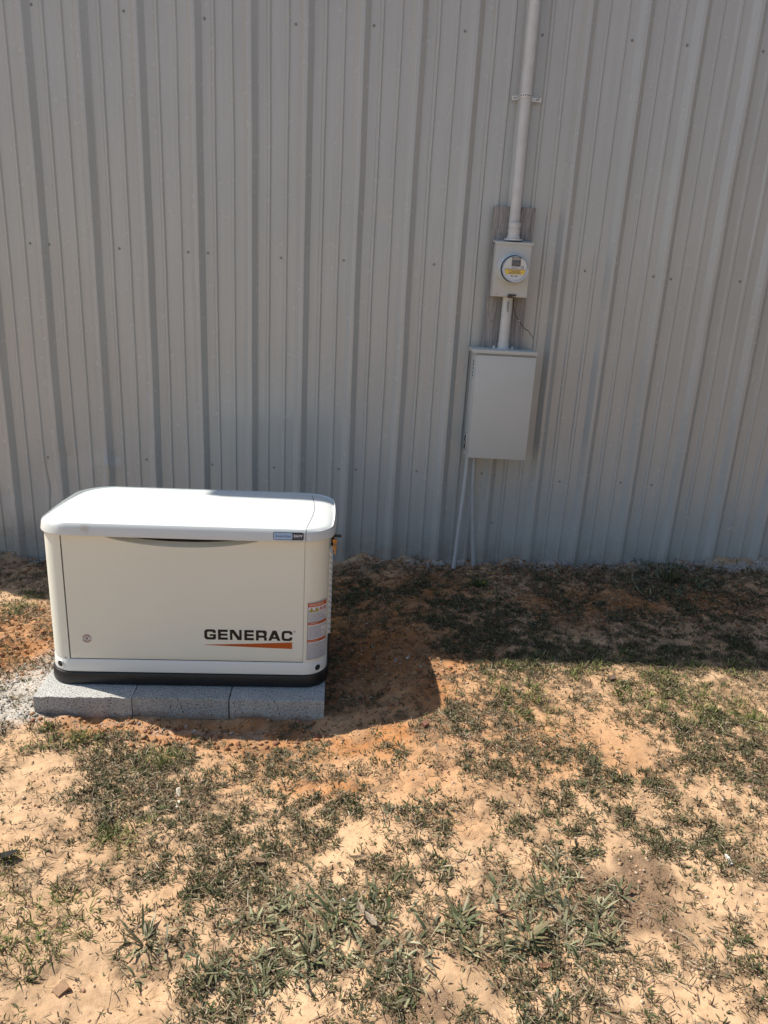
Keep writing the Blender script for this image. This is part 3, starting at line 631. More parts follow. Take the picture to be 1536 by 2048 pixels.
# model plate on the lid front
vp = lid_v(.44, .714)-.002
def plate(name, u0, u1, z0, z1, r, mat, y, parent): return curve_mesh(name, [arc(u1-r, z1-r, r, r, 0, 90, 5)+arc(u0+r, z1-r, r, r, 90, 180, 5)+arc(u0+r, z0+r, r, r, 180, 270, 5)+arc(u1-r, z0+r, r, r, 270, 360, 5)], mat, parent, Matrix.Translation((0, y, 0)) @ Matrix.Rotation(math.pi/2, 4, 'X'), .0012 if name == 'model_plate' else .0002)
TILT = Matrix.Translation((.4405, vp, .7145)) @ Matrix.Rotation(-.13, 4, 'X') @ Matrix.Translation((-.4405, -vp, -.7145))
pl = plate('model_plate', .3785, .5025, .6985, .7305, .006, simple('plate_navy', (.012, .018, .035), .25), vp, gen)
c1 = plate('blue_field', .3805, .4565, .7005, .7285, .005, simple('plate_blue', (.36, .52, .72), .3, var=.03), vp-.0016, pl)
T = lambda u, z: Matrix.Translation((u, vp-.0022, z)) @ Matrix.Rotation(math.pi/2, 4, 'X')
c2 = text_mesh('plate_text', 'Guardian', .0135, simple('plate_ink', (.03, .07, .12), .4), pl, T(.4185, .7145), sx=.95, spacing=1.35, offset=.0002)
c3 = text_mesh('power_text', '26kW', .0150, simple('plate_white', (.75, .78, .8), .4), pl, T(.4795, .7165), sx=1.0, offset=.0004)
b = bmesh.new()
for k in range(6): box(b, .462+.0058*k, .4665+.0058*k, vp-.0022, vp-.0018, .7040, .7062)
c4 = bobj('small_print', b, simple('plate_grey', (.2, .22, .26), .5), pl)
for c in (pl, c1, c2, c3, c4): c.data.transform(TILT)
# ---- warning label wrapped round the right front corner
def corner(s, z, off):
    """s metres along the shell from the panel edge at u=.513"""
    rad = .10; a = (s)/rad
    if s < 0: return (.513+s, V0-off, z)
    a = s/rad
    return (.513+(rad+off)*math.sin(a), V0+rad-(rad+off)*math.cos(a), z)
def wrap(bm, s0, s1, z0, z1, off, z0b=None, n=10):
    L = []
    for k in range(n+1):
        s = s0+(s1-s0)*k/n; L.append((bm.verts.new(corner(s, z0, off)), bm.verts.new(corner(s, z1, off))))
    for a, c in zip(L, L[1:]): bm.faces.new((a[0], c[0], c[1], a[1]))
WS0, WS1 = .012, .112; WZ0, WZ1 = .134, .406
bm = bmesh.new(); wrap(bm, WS0, WS1, WZ0, WZ1, .0006); wl = bobj('warning_label', bm, simple('label_edge', (.05, .05, .05), .5), gen, recalc=False)
bm = bmesh.new(); wrap(bm, WS0+.0022, WS1-.0018, WZ0+.0025, WZ1-.001, .0010); bobj('label_paper', bm, simple('label_paper', (.74, .74, .74), .45, var=.02), wl, recalc=False)
bm = bmesh.new()
HB = ((.385, .403), (.300, .3135), (.217, .2300))
for a, c in HB: wrap(bm, WS0+.001, WS1-.001, a, c, .0014)
split_loose(bobj('orange_header', bm, simple('label_orange', (.50, .075, .01), .45, var=.03), wl, recalc=False))
bm = bmesh.new()
for i, (a, c) in enumerate(HB):
    s = WS0+.006
    while s < WS0+.045+.03*(i == 0):
        w = rr.uniform(.002, .006); wrap(bm, s, s+w, a+.005, c-.005, .0018, n=2); s += w+.0016
bobj('header_print', bm, simple('header_print', (.72, .5, .38), .5), wl, recalc=False)
bm = bmesh.new()
for top, bot in ((.358, .303), (.296, .2325), (.2135, .137)):
    z = top-.003
    while z > bot+.002:
        s = WS0+.005; e = WS1-.004-rr.choice([0, 0, .01, .03])
        while s < e:
            w = min(rr.uniform(.006, .022), e-s); wrap(bm, s, s+w, z-.0017, z, .0016, n=3); s += w+.0012
        z -= .0046
bobj('label_print', bm, simple('label_print', (.20, .20, .24), .5), wl, recalc=False)
def tri(bm, s, z, h, off):
    w = h*.58
    bm.faces.new([bm.verts.new(corner(s-w, z, off)), bm.verts.new(corner(s+w, z, off)), bm.verts.new(corner(s, z+h, off))])
bm = bmesh.new()
for s in (.028, .052): tri(bm, s, .361, .0215, .0018)
split_loose(bobj('hazard_triangle', bm, M_INK, wl, recalc=False))
bm = bmesh.new()
for s in (.028, .052): tri(bm, s, .3628, .0168, .0021)
bobj('hazard_yellow', bm, simple('hazard_yellow', (.62, .50, .05), .5), wl, recalc=False)
bm = bmesh.new()
for s in (.028, .052): wrap(bm, s-.0014, s+.0014, .3650, .3735, .0024, n=1)
split_loose(bobj('hazard_mark', bm, M_INK, wl, recalc=False))
bm = bmesh.new()
for s in (.074, .095):
    for k in range(16):
        a0 = 2*math.pi*k/16; a1 = 2*math.pi*(k+1)/16
        q4 = [(s+r*math.cos(a), .371+r*math.sin(a)) for r, a in ((.0068, a0), (.0090, a0), (.0090, a1), (.0068, a1))]
        bm.faces.new([bm.verts.new(corner(x, z, .0018)) for x, z in q4])
    bm.faces.new([bm.verts.new(corner(x, z, .0021)) for x, z in ((s-.0065, .3765), (s-.0048, .3778), (s+.0065, .3655), (s+.0048, .3642))])
bobj('prohibition_mark', bm, simple('sign_red', (.50, .03, .04), .5), wl, recalc=False)
bm = bmesh.new()
for s in (.074, .095): wrap(bm, s-.003, s+.003, .368, .375, .0017, n=1)
bobj('prohibition_print', bm, M_INK, wl, recalc=False)
# ---- tie-down holes, rivet
for s0, ce in ((1, 'r'), (-1, 'l')):
    a = math.radians(38 if s0 > 0 else 30); cu = (UR-.10) if s0 > 0 else (UL+.10)
    nrm = Vector((s0*math.sin(a), -math.cos(a), 0)); c = Vector((cu, V0+.10, .088))+nrm*.1035
    q = nrm.to_track_quat('Z', 'Y').to_matrix().to_4x4()
    bm = bmesh.new(); lathe(bm, [(.0125, .0006), (.0165, .0018), (.0180, -.001)], 26, Matrix.Translation(c) @ q); o = bobj('tie_down_hole', bm, M_SKIRT, gen)
    bm = bmesh.new(); lathe(bm, [(0, .0012), (.0138, .0012)], 26, Matrix.Translation(c) @ q); bobj('hole', bm, M_DARK, o)
bm = bmesh.new(); lathe(bm, [(0, .002), (.002, .0015), (.0028, 0)], 10, front(-.505, .1235, V0+.001)); bobj('rivet', bm, M_DARK, gen)
# ---- louvred panel on the right end
for xs_, nm in ((UR, 1), (UL, -1)):
    b = bmesh.new(); x = xs_
    box(b, min(x, x+nm*.004), max(x, x+nm*.004), .17, .55, .17, .60, .0015, 1)
    lv = bobj('side_grille', b, M_SKIRT, gen)
    b = bmesh.new()
    for k in range(15):
        z0 = .185+.027*k; vs = [b.verts.new(p) for p in ((x+nm*.004, .18, z0+.02), (x+nm*.004, .54, z0+.02), (x+nm*.016, .54, z0), (x+nm*.016, .18, z0), (x+nm*.004, .18, z0-.001), (x+nm*.004, .54, z0-.001))]
        b.faces.new((vs[0], vs[1], vs[2], vs[3])); b.faces.new((vs[3], vs[2], vs[5], vs[4])); b.faces.new((vs[0], vs[3], vs[4])); b.faces.new((vs[1], vs[5], vs[2]))
    bobj('louvre', b, M_SKIRT, lv)
# ---- latches
bm = bmesh.new(); box(bm, UR+.006, UR+.020, .20, .235, .60, .665, .004); box(bm, UR+.012, UR+.052, .206, .228, .640, .648, .003)
box(bm, UR+.004, UR+.022, .205, .228, .648, .690, .005)
bobj('lid_latch', bm, M_BLACKPL, gen)
bm = bmesh.new(); box(bm, UL-.020, UL-.004, .20, .235, .60, .66, .004); tube(bm, [(UL-.012, .2, .668), (UL-.03, .19, .672), (UL-.043, .19, .668)], [.007, .005, .002], 8)
bobj('lid_latch', bm, M_BLACKPL, gen)
M_BRASS = simple('brass', (.56, .30, .09), .32, .75, .15, 60)
bm = bmesh.new(); lathe(bm, [(0, .012), (.007, .012), (.008, .010), (.008, 0)], 16, Matrix.Translation((UR+.020, .2, .630)) @ RY); bobj('lock', bm, M_BRASS, gen)
ks = tag(empty('keys', GO, PHI), 'brass keys hanging from the latch on the right end of the generator', 'keys')
def key(z, u, tilt):
    b = bmesh.new(); cz = z
    n = 20
    def ring_(r, y): return [b.verts.new((r*math.cos(2*math.pi*k/n), y, r*math.sin(2*math.pi*k/n))) for k in range(n)]
    a0, a1, c0, c1 = ring_(.0105, -.001), ring_(.0038, -.001), ring_(.0105, .001), ring_(.0038, .001)
    for k in range(n):
        j = (k+1) % n; b.faces.new((a0[k], a0[j], a1[j], a1[k])); b.faces.new((c0[k], c1[k], c1[j], c0[j])); b.faces.new((a0[k], c0[k], c0[j], a0[j])); b.faces.new((a1[k], a1[j], c1[j], c1[k]))
    box(b, -.0030, .0030, -.0011, .0011, -.033, -.0095)
    for i in range(4): box(b, .0025, .0048-.0006*(i % 2), -.0010, .0010, -.030+.005*i, -.0275+.005*i)
    bmesh.ops.transform(b, matrix=Matrix.Translation((u, .195, z)) @ Matrix.Rotation(tilt, 4, 'Y') @ Matrix.Rotation(.35, 4, 'Z'), verts=b.verts); return b
bobj('key', key(.624, UR+.024, .15), M_BRASS, ks); bobj('key', key(.598, UR+.022, -.1), M_BRASS, ks)
bm = bmesh.new(); tube(bm, [(UR+.024+.008*math.cos(a), .193, .612+.011*math.sin(a)) for a in np.linspace(0, 2*math.pi, 20)], .0011, 8); bobj('key_ring', bm, M_GALV, ks)
# ------------------------------------------------------------------ concrete blocks
def concrete_material():
    m, n, l, p = nodes('aggregate_concrete'); tc = n.new('ShaderNodeTexCoord').outputs['Object']
    v = n.new('ShaderNodeTexVoronoi'); v.inputs['Scale'].default_value = 210; l.new(tc, v.inputs['Vector'])
    v2 = add_noise(n, l, 150, 3, .75, tc)
    c = ramp(n, l, add_noise(n, l, 9, 5, .6, tc), [(.3, (.42, .41, .385)), (.7, (.53, .52, .49))])
    c = mixc(n, l, ramp(n, l, v2, [(.38, (1, 1, 1)), (.46, (0, 0, 0))]), c, (.05, .05, .05))
    c = mixc(n, l, ramp(n, l, v2, [(.58, (0, 0, 0)), (.70, (.6, .6, .6))]), c, (.56, .55, .52))
    sz = n.new('ShaderNodeSeparateXYZ'); l.new(tc, sz.inputs[0]); ms_ = n.new('ShaderNodeMath'); ms_.operation = 'MULTIPLY_ADD'; l.new(sz.outputs[2], ms_.inputs[0]); ms_.inputs[1].default_value = -6.0; l.new(add_noise(n, l, 12, 5, .7, tc), ms_.inputs[2])
    c = mixc(n, l, ramp(n, l, ms_.outputs[0], [(.88, (0, 0, 0)), (1.0, (.55, .55, .55))]), c, (.30, .20, .13))
    oi = n.new('ShaderNodeObjectInfo'); c = mixc(n, l, 1.0, c, ramp(n, l, oi.outputs['Random'], [(0, (.84, .83, .80)), (1, (1.08, 1.07, 1.04))]), 'MULTIPLY')
    sp = n.new('ShaderNodeVectorMath'); sp.operation = 'DISTANCE'; l.new(tc, sp.inputs[0]); sp.inputs[1].default_value = (.15, -.2, -.05)
    l.new(c, p.inputs['Base Color']); p.inputs['Roughness'].default_value = .92; p.inputs['Specular IOR Level'].default_value = .2
    bump(n, l, p, v2, .9, .003); return m
M_CONC = concrete_material()
BL = ['leftmost concrete block of the front row under the generator, its top half in sun', 'middle concrete block of the front row under the generator', 'rightmost concrete block of the front row under the generator, fully shaded',
      'left concrete block of the hidden row under the back of the generator', 'middle concrete block of the hidden row under the back of the generator', 'right concrete block of the hidden row under the back of the generator']
ca_, sa_ = math.cos(PHI), math.sin(PHI)
def gl(u, v, z=0): return (GO[0]+ca_*u-sa_*v, GO[1]+sa_*u+ca_*v, z)
for k in range(6):
    i, j = k % 3, k//3; b = bmesh.new(); w = .4036; dd = .40
    box(b, -w/2, w/2, -dd/2, dd/2, -.099, 0, .0012, 1)
    bmesh.ops.subdivide_edges(b, edges=[e for e in b.edges if e.calc_length() > .3], cuts=60)
    for v in b.verts:
        r_n = (vnoise(v.co.x+k, v.co.y, 60, k)-.5)*.0045+(vnoise(v.co.x+k*3, v.co.z, 18, k+9)-.5)*.003
        v.co.z += r_n*.7 if v.co.z > -.01 else 0; v.co.y += r_n if v.co.y < -dd/2+.02 else 0
    o = bobj('concrete_block', b, M_CONC, None, 28)
    o.location = gl(-.4085+.4075*i, -.092+.2+.412*j, -.0008*i-.002*j); o.rotation_euler = (0, 0, PHI+(.004, -.006, .002)[i])
    o.location.y += (0, .003, -.002)[i]
    tag(o, BL[k], 'concrete block', 'blocks under the generator')
# ------------------------------------------------------------------ ground
def field(pl, x, y, soft=.45, wob=.10):
    """largest of the elliptical patches at each point, with wobbly rims"""
    wx = (fbm(x, y, 7, 3, 31)-.5)*wob*2; wy = (fbm(x, y, 7, 3, 57)-.5)*wob*2
    out = np.zeros_like(x)
    for p in pl:
        d = np.sqrt(((x+wx-p[0])/p[2])**2+((y+wy-p[1])/p[3])**2)
        out = np.maximum(out, sst((1.15-d)/soft)*(p[5] if len(p) > 5 else 1))
    return out
def inview(x, y): return sst((x+2.6)/.5)*sst((3.0-x)/.5)*sst((y+3.5)/.25)
def veg(x, y, kind):
    f = field([p for p in PATCH if p[4] == kind], x, y)
    out = {'g': .55, 'b': .12, 'w': .12, 'd': .45}[kind]*sst((fbm(x, y, 1.8, 4, 71)-.47)/.1)
    iv = inview(x, y); f = f*iv+out*(1-iv)
    bare = field(BARE, x, y, .5)
    n = (.12+1.0*sst((.50*fbm(x, y, 7, 4, 13)+.50*fbm(x, y, 30, 3, 15)-.405)/.15))*sst((y*-1-.03)/.12)
    if kind in 'bw': n = np.maximum(n, .55)
    if kind == 'g': f = np.maximum(f, .20)
    if kind == 'd': f = np.maximum(f, .30)
    return np.clip(f*n*(1-.85*bare), 0, 1)
def base_h(x, y):
    t = sst((x+.28)/.62)
    far = np.interp(y, [-6, -2.4, -1.9, -1.0, 0], [-.06, -.085, -.10, -.10, -.115]); left = far+np.interp(x, [-4, -2.4, -1, 0], [-.06, -.03, .0, .03])*sst((y+1.1)/1.1)
    right = np.interp(x, [0, .5, 1.3, 1.9, 2.6, 4], [-.025, -.018, .0, .008, .045, .06])*sst((y+1.6)/1.6)
    h = left*(1-t)+right*t
    return h
def ground_h(x, y):
    h = base_h(x, y)
    g = (np.clip(1-np.hypot((x+.75)/.95, (y+1.5)/.65), 0, 1) > 0)*1.0
    near = sst((np.hypot((x+.75)/.66, (y+1.5)/.42)-1.0)/.35)                 # flat under the pad
    h = h+near*((fbm(x, y, 1.6, 3, 2)-.5)*.05+(fbm(x, y, 6, 3, 6)-.5)*.022)
    h = h+(fbm(x, y, 22, 3, 9)-.5)*.013+(fbm(x, y, 60, 2, 19)-.5)*.0065
    cl = field([(.12, -1.42, .45, .42), (-1.75, -1.2, .5, .35), (0, -.25, 2.6, .3), (1.6, -.5, .9, .5)], x, y, .5)
    h = h+cl*(np.maximum(0, vnoise(x, y, 42, 23)-.5)**1.3)*.035
    cl2 = sst((fbm(x, y, 3, 3, 44)-.5)/.1)
    h = h+cl2*np.maximum(0, vnoise(x, y, 60, 29)-.55)*.016
    # shoe prints
    for (cx, cy, an) in ((.0, -2.04, .3), (-.58, -1.93, 1.2), (.30, -2.32, .8), (-.05, -2.26, .2)):
        c, s = math.cos(an), math.sin(an); a = (x-cx)*c+(y-cy)*s; b = -(x-cx)*s+(y-cy)*c
        k = sst((1-np.hypot(a/.13, b/.05))/.25); h = h-k*.008-k*.004*(np.sin(a*260) > 0)
    # tyre / rake furrows lower left
    k = field([(-.7, -3.1, .5, .14)], x, y, .8); h = h+k*.006*np.sin((x*.4+y)*70+fbm(x, y, 4, 2, 3)*9)
    k = field([(-1.8, -1.25, .5, .4)], x, y, .8); h = h+k*.007*np.sin((y-.35*x)*95+fbm(x, y, 5, 2, 8)*10)
    # soil drawn up against the pad's front
    u = (x-GO[0])*ca_+(y-GO[1])*sa_; v = -(x-GO[0])*sa_+(y-GO[1])*ca_
    ins = (np.abs(u) < .60) & (v > -.088) & (v < .72)
    h = h+np.exp(-(y/.06)**2)*(fbm(x, y, 5, 3, 66)-.38)*.12*(y < .01)
    lip = np.exp(-((v+.12)/.04)**2)*sst((.66-np.abs(u))/.05)*(fbm(x, y, 9, 3, 77)-.42)*.07
    h = h+lip
    return np.where(ins, np.minimum(h, -.085), h)
def axis(a, b, step, lo, hi):
    c = list(np.arange(a, b, step)); d = step; x = a; L = []
    while x > lo: d *= 1.35; x -= d; L.append(x)
    L = L[::-1]+c; d = step; x = b
    while x < hi: d *= 1.35; L.append(x); x += d
    return np.array(L)
gx = axis(-2.9, 3.2, .0125, -400, 400); gy = axis(-3.45, .02, .0105, -400, 300)
XX, YY = np.meshgrid(gx, gy); fade = np.clip(1-(np.maximum(np.abs(XX)-6, 0)+np.maximum(np.abs(YY)-8, 0))/6, 0, 1)
ZZ = ground_h(XX, YY)*fade-.1*(1-fade)
nr, nc = XX.shape; Vg = np.stack([XX, YY, ZZ], -1).reshape(-1, 3)
idx = (np.arange(nr-1)[:, None]*nc+np.arange(nc-1)).reshape(-1)
Fg = np.stack([idx, idx+1, idx+nc+1, idx+nc], -1)
me = bpy.data.meshes.new('ground'); me.vertices.add(len(Vg)); me.vertices.foreach_set('co', Vg.ravel())
me.loops.add(Fg.size); me.loops.foreach_set('vertex_index', Fg.ravel().astype(np.int32)); me.polygons.add(len(Fg))
me.polygons.foreach_set('loop_start', (np.arange(len(Fg))*4).astype(np.int32)); me.polygons.foreach_set('loop_total', np.full(len(Fg), 4, np.int32))
me.update(); me.shade_smooth()
# soil kinds: r = orange clay, g = thatch and roots under the plants, b = pale cement grit, a = dark crumbs
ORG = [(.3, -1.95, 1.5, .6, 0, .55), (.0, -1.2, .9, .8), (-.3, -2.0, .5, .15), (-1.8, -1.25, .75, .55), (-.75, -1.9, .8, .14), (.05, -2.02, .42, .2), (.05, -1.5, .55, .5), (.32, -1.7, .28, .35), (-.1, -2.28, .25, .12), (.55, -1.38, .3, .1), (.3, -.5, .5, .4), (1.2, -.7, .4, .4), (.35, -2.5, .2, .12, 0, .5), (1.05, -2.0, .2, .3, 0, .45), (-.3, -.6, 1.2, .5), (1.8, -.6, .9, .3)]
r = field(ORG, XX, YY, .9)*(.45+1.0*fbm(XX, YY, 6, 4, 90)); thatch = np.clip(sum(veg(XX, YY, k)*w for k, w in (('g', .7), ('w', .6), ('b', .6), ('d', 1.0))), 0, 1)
thatch = np.clip(thatch*1.25+.34*sst((fbm(XX, YY, 3.5, 4, 95)-.40)/.2), 0, 1)*sst((fbm(XX, YY, 26, 3, 91)-.25)/.4)
grit = np.maximum(field([(-1.45, -1.72, .34, .30), (-1.40, -1.5, .2, .4)], XX, YY, .8), field([(-.75, -1.90, .75, .035, 0, .35), (1.9, -.05, 1.5, .14), (0.6, -.03, .5, .06), (-2.1, -.06, .6, .08)], XX, YY, .9)*sst((fbm(XX, YY, 8, 3, 92)-.35)/.2))
crumb = np.maximum(field([(.84, -2.84, .12, .16, 0, 1), (.19, -3.16, .14, .08, 0, 1), (.95, -2.7, .10, .10, 0, 1), (1.6, -2.2, .2, .1, 0, 1)], XX, YY, .5), .75*field([(-.9, -.10, 1.6, .08)], XX, YY, .8))
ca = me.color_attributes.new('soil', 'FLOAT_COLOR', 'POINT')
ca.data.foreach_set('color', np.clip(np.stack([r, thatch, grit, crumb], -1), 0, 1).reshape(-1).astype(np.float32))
def soil_material():
    m, n, l, p = nodes('sandy_soil'); tc = n.new('ShaderNodeTexCoord').outputs['Object']
    at_ = n.new('ShaderNodeAttribute'); at_.attribute_name = 'soil'; sp = n.new('ShaderNodeSeparateColor'); l.new(at_.outputs['Color'], sp.inputs[0])
    n1 = add_noise(n, l, 2.2, 6, .6, tc); n2 = add_noise(n, l, 45, 5, .65, tc); n3 = add_noise(n, l, 330, 4, .7, tc); n4 = add_noise(n, l, 11, 5, .6, tc)
    sand = ramp(n, l, n1, [(.3, (.53, .325, .175)), (.55, (.60, .395, .230)), (.75, (.56, .340, .180))])
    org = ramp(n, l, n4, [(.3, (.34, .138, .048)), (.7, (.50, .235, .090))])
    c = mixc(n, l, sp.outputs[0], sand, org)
    c = mixc(n, l, ramp(n, l, n2, [(.32, (.50, .50, .50)), (.50, (0, 0, 0))]), c, (.30, .185, .105))
    th = ramp(n, l, n3, [(.38, (.040, .028, .017)), (.52, (.13, .085, .050)), (.68, (.32, .215, .12))])
    thf = n.new('ShaderNodeMath'); thf.operation = 'MULTIPLY'; l.new(sp.outputs[1], thf.inputs[0]); thf.inputs[1].default_value = .84
    c = mixc(n, l, thf.outputs[0], c, th)
    gr = ramp(n, l, n2, [(.35, (.28, .265, .235)), (.65, (.56, .54, .49))])
    gf = n.new('ShaderNodeMath'); gf.operation = 'MULTIPLY'; l.new(sp.outputs[2], gf.inputs[0]); gf.inputs[1].default_value = .85
    c = mixc(n, l, gf.outputs[0], c, gr)
    cr = ramp(n, l, n3, [(.42, (.045, .028, .018)), (.60, (.26, .17, .105))])
    cf = n.new('ShaderNodeMath'); cf.operation = 'MULTIPLY'; l.new(at_.outputs['Alpha'], cf.inputs[0]); cf.inputs[1].default_value = .8
    c = mixc(n, l, cf.outputs[0], c, cr)
    c = mixc(n, l, ramp(n, l, n3, [(.30, (.55, .55, .55)), (.42, (0, 0, 0))]), c, (.16, .095, .055))
    l.new(c, p.inputs['Base Color']); p.inputs['Roughness'].default_value = .95; p.inputs['Specular IOR Level'].default_value = .12
    b1 = bump(n, l, p, n2, .55, .008); bump(n, l, p, n3, .6, .0022, b1); return m
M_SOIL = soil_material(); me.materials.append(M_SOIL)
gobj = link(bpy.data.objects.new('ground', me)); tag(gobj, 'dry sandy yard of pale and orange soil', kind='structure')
# ------------------------------------------------------------------ blade fields
def plant_material(name, rough=.6):
    m, n, l, p = nodes(name); a = n.new('ShaderNodeAttribute'); a.attribute_name = 'tint'
    l.new(a.outputs['Color'], p.inputs['Base Color']); p.inputs['Roughness'].default_value = rough; p.inputs['Specular IOR Level'].default_value = .15
    tr = n.new('ShaderNodeBsdfTranslucent'); l.new(a.outputs['Color'], tr.inputs[0]); mx = n.new('ShaderNodeMixShader'); mx.inputs[0].default_value = .15
    out = n['Material Output']; l.new(p.outputs[0], mx.inputs[1]); l.new(tr.outputs[0], mx.inputs[2]); l.new(mx.outputs[0], out.inputs[0]); return m
M_PLANT = plant_material('leaf_blades'); M_STRAW = plant_material('straw', .75)
def blades(name, base, az, lean, L, W, curl, colr, mat, parent=None, fold=.0):
    """base Nx3; az direction; lean from vertical; each blade = two quads and a tip"""
    N = len(base); d = np.stack([np.cos(az), np.sin(az)], -1); side = np.stack([-d[:, 1], d[:, 0]], -1)
    pts = []
    for t, a_ in ((0., 0.), (.38, .4), (.74, .8), (1., 1.15)):
        th = lean+curl*t; hx = np.sin(lean+curl*t*.5)*L*t; hz = np.cos(lean+curl*t*.5)*L*t
        pts.append(np.stack([base[:, 0]+d[:, 0]*hx, base[:, 1]+d[:, 1]*hx, base[:, 2]+hz], -1))
    s3 = np.concatenate([side, np.zeros((N, 1))], 1); s3[:, 2] = RS.uniform(-.5, .5, N)
    w = W[:, None]/2
    V = np.stack([pts[0]-s3*w*.7, pts[0]+s3*w*.7, pts[1]-s3*w, pts[1]+s3*w, pts[2]-s3*w*.75, pts[2]+s3*w*.75, pts[3]], 1).reshape(-1, 3)
    o = (np.arange(N)*7)[:, None]
    Q = np.concatenate([o+np.array([0, 1, 3, 2]), o+np.array([2, 3, 5, 4])], 1).reshape(-1, 4); T = (o+np.array([4, 5, 6])).reshape(-1, 3)
    me = bpy.data.meshes.new(name); me.vertices.add(len(V)); me.vertices.foreach_set('co', V.ravel())
    li = np.concatenate([Q.ravel(), T.ravel()]).astype(np.int32); me.loops.add(len(li)); me.loops.foreach_set('vertex_index', li)
    me.polygons.add(len(Q)+len(T)); me.polygons.foreach_set('loop_start', np.concatenate([np.arange(len(Q))*4, len(Q)*4+np.arange(len(T))*3]).astype(np.int32))
    me.polygons.foreach_set('loop_total', np.concatenate([np.full(len(Q), 4), np.full(len(T), 3)]).astype(np.int32)); me.update(); me.shade_smooth()
    ca = me.color_attributes.new('tint', 'FLOAT_COLOR', 'POINT'); c = np.repeat(np.concatenate([colr, np.ones((N, 1))], 1), 7, 0); ca.data.foreach_set('color', c.ravel().astype(np.float32))
    me.materials.append(mat); return link(bpy.data.objects.new(name, me), parent)
def scatter(n, kind, x0=-3.2, x1=3.4, y0=-3.9, y1=-.02):
    x = RS.uniform(x0, x1, n); y = RS.uniform(y0, y1, n); k = RS.rand(n) < veg(x, y, kind)
    u = (x-GO[0])*ca_+(y-GO[1])*sa_; v = -(x-GO[0])*sa_+(y-GO[1])*ca_
    k &= ~((np.abs(u) < .615) & (v > -.1) & (v < .74)); return x[k], y[k]
def pick(pal, n, jit=.18):
    pal = np.array(pal); c = pal[RS.randint(0, len(pal), n)]; return c*(1+RS.uniform(-jit, jit, (n, 1)))*(1+RS.uniform(-.06, .06, (n, 3)))
GREEN = [(.075, .085, .032), (.105, .112, .045), (.14, .14, .065), (.040, .050, .022), (.14, .14, .075), (.075, .100, .032), (.20, .18, .105), (.055, .060, .030), (.12, .09, .055), (.065, .045, .028)]
BRIGHT = [(.09, .125, .025), (.125, .160, .035), (.075, .105, .022), (.17, .185, .05), (.26, .24, .09), (.30, .25, .12)]
GREYG = [(.105, .12, .058), (.15, .16, .085), (.08, .095, .042), (.23, .225, .135), (.36, .32, .20), (.19, .15, .08)]
DRY = [(.33, .25, .16), (.24, .17, .105), (.13, .088, .055), (.42, .34, .23), (.07, .048, .032), (.18, .13, .08)]
def tufts(name, kind, n, per, Lr, Wr, pal, leanr, curlr, lift=.0, rad=.012, label='', jit=.2):
    x, y = scatter(n, kind); N = len(x); m_ = RS.randint(per[0], per[1]+1, N); i = np.repeat(np.arange(N), m_); M_ = len(i)
    size = RS.uniform(.6, 1.25, N)[i]; az = RS.uniform(0, 2*np.pi, M_); rr_ = RS.uniform(0, rad, M_)*size
    bx, by = x[i]+np.cos(az)*rr_, y[i]+np.sin(az)*rr_; bz = ground_h(bx, by)-.002+RS.uniform(0, lift, M_)
    tcol = (.55*pick(pal, N, jit)[i]+.45*pick(pal, M_, jit))*(1+RS.uniform(-.35, .45, (M_, 1)))
    o = blades(name, np.stack([bx, by, bz], -1), az+RS.uniform(-.5, .5, M_), RS.uniform(*leanr, M_), RS.uniform(*Lr, M_)*size, RS.uniform(*Wr, M_)*size, RS.uniform(*curlr, M_), tcol, M_PLANT if kind != 'd' else M_STRAW)
    tag(o, label, None, None, 'stuff'); print(name, M_); return o
AREA = 6.6*3.88
tufts('creeping_grass', 'g', int(AREA*6600), (4, 8), (.006, .022), (.0024, .0050), GREEN, (.1, 1.35), (-.2, 1.0), .006, .014, 'low creeping grass in matted green and olive patches')
tufts('green_grass', 'b', int(AREA*1700), (4, 8), (.016, .045), (.0020, .0042), BRIGHT, (.1, 1.15), (.1, 1.1), .0, .014, 'fresh green grass with longer upright blades')
tufts('broad_grass', 'w', int(AREA*1000), (3, 6), (.020, .055), (.0050, .0085), GREYG, (.5, 1.5), (.0, 1.1), .006, .02, 'coarse grey green grass with broad blades')
# dead stems lying every way, through every patch
def litter(name, kinds, n, Lr, Wr, pal, leanr, label, curlr=(-.2, .3)):
    xs_, ys_ = zip(*[scatter(n, k) for k in kinds]); x = np.concatenate(xs_); y = np.concatenate(ys_); N = len(x)
    o = blades(name, np.stack([x, y, ground_h(x, y)+RS.uniform(.001, .009, N)], -1), RS.uniform(0, 6.3, N), RS.uniform(*leanr, N), RS.uniform(*Lr, N), RS.uniform(*Wr, N), RS.uniform(*curlr, N), pick(pal, N), M_STRAW)
    tag(o, label, None, None, 'stuff'); print(name, N)
litter('dead_grass', ['g', 'd', 'w', 'd'], int(AREA*3300), (.012, .055), (.0010, .0030), DRY, (1.25, 1.62), 'dead straw coloured grass stems lying on the soil')
litter('leaf_crumbs', ['g', 'd', 'b', 'w'], int(AREA*3000), (.005, .014), (.002, .005), DRY, (1.1, 1.7), 'small crumbs of dry leaf between the grass')
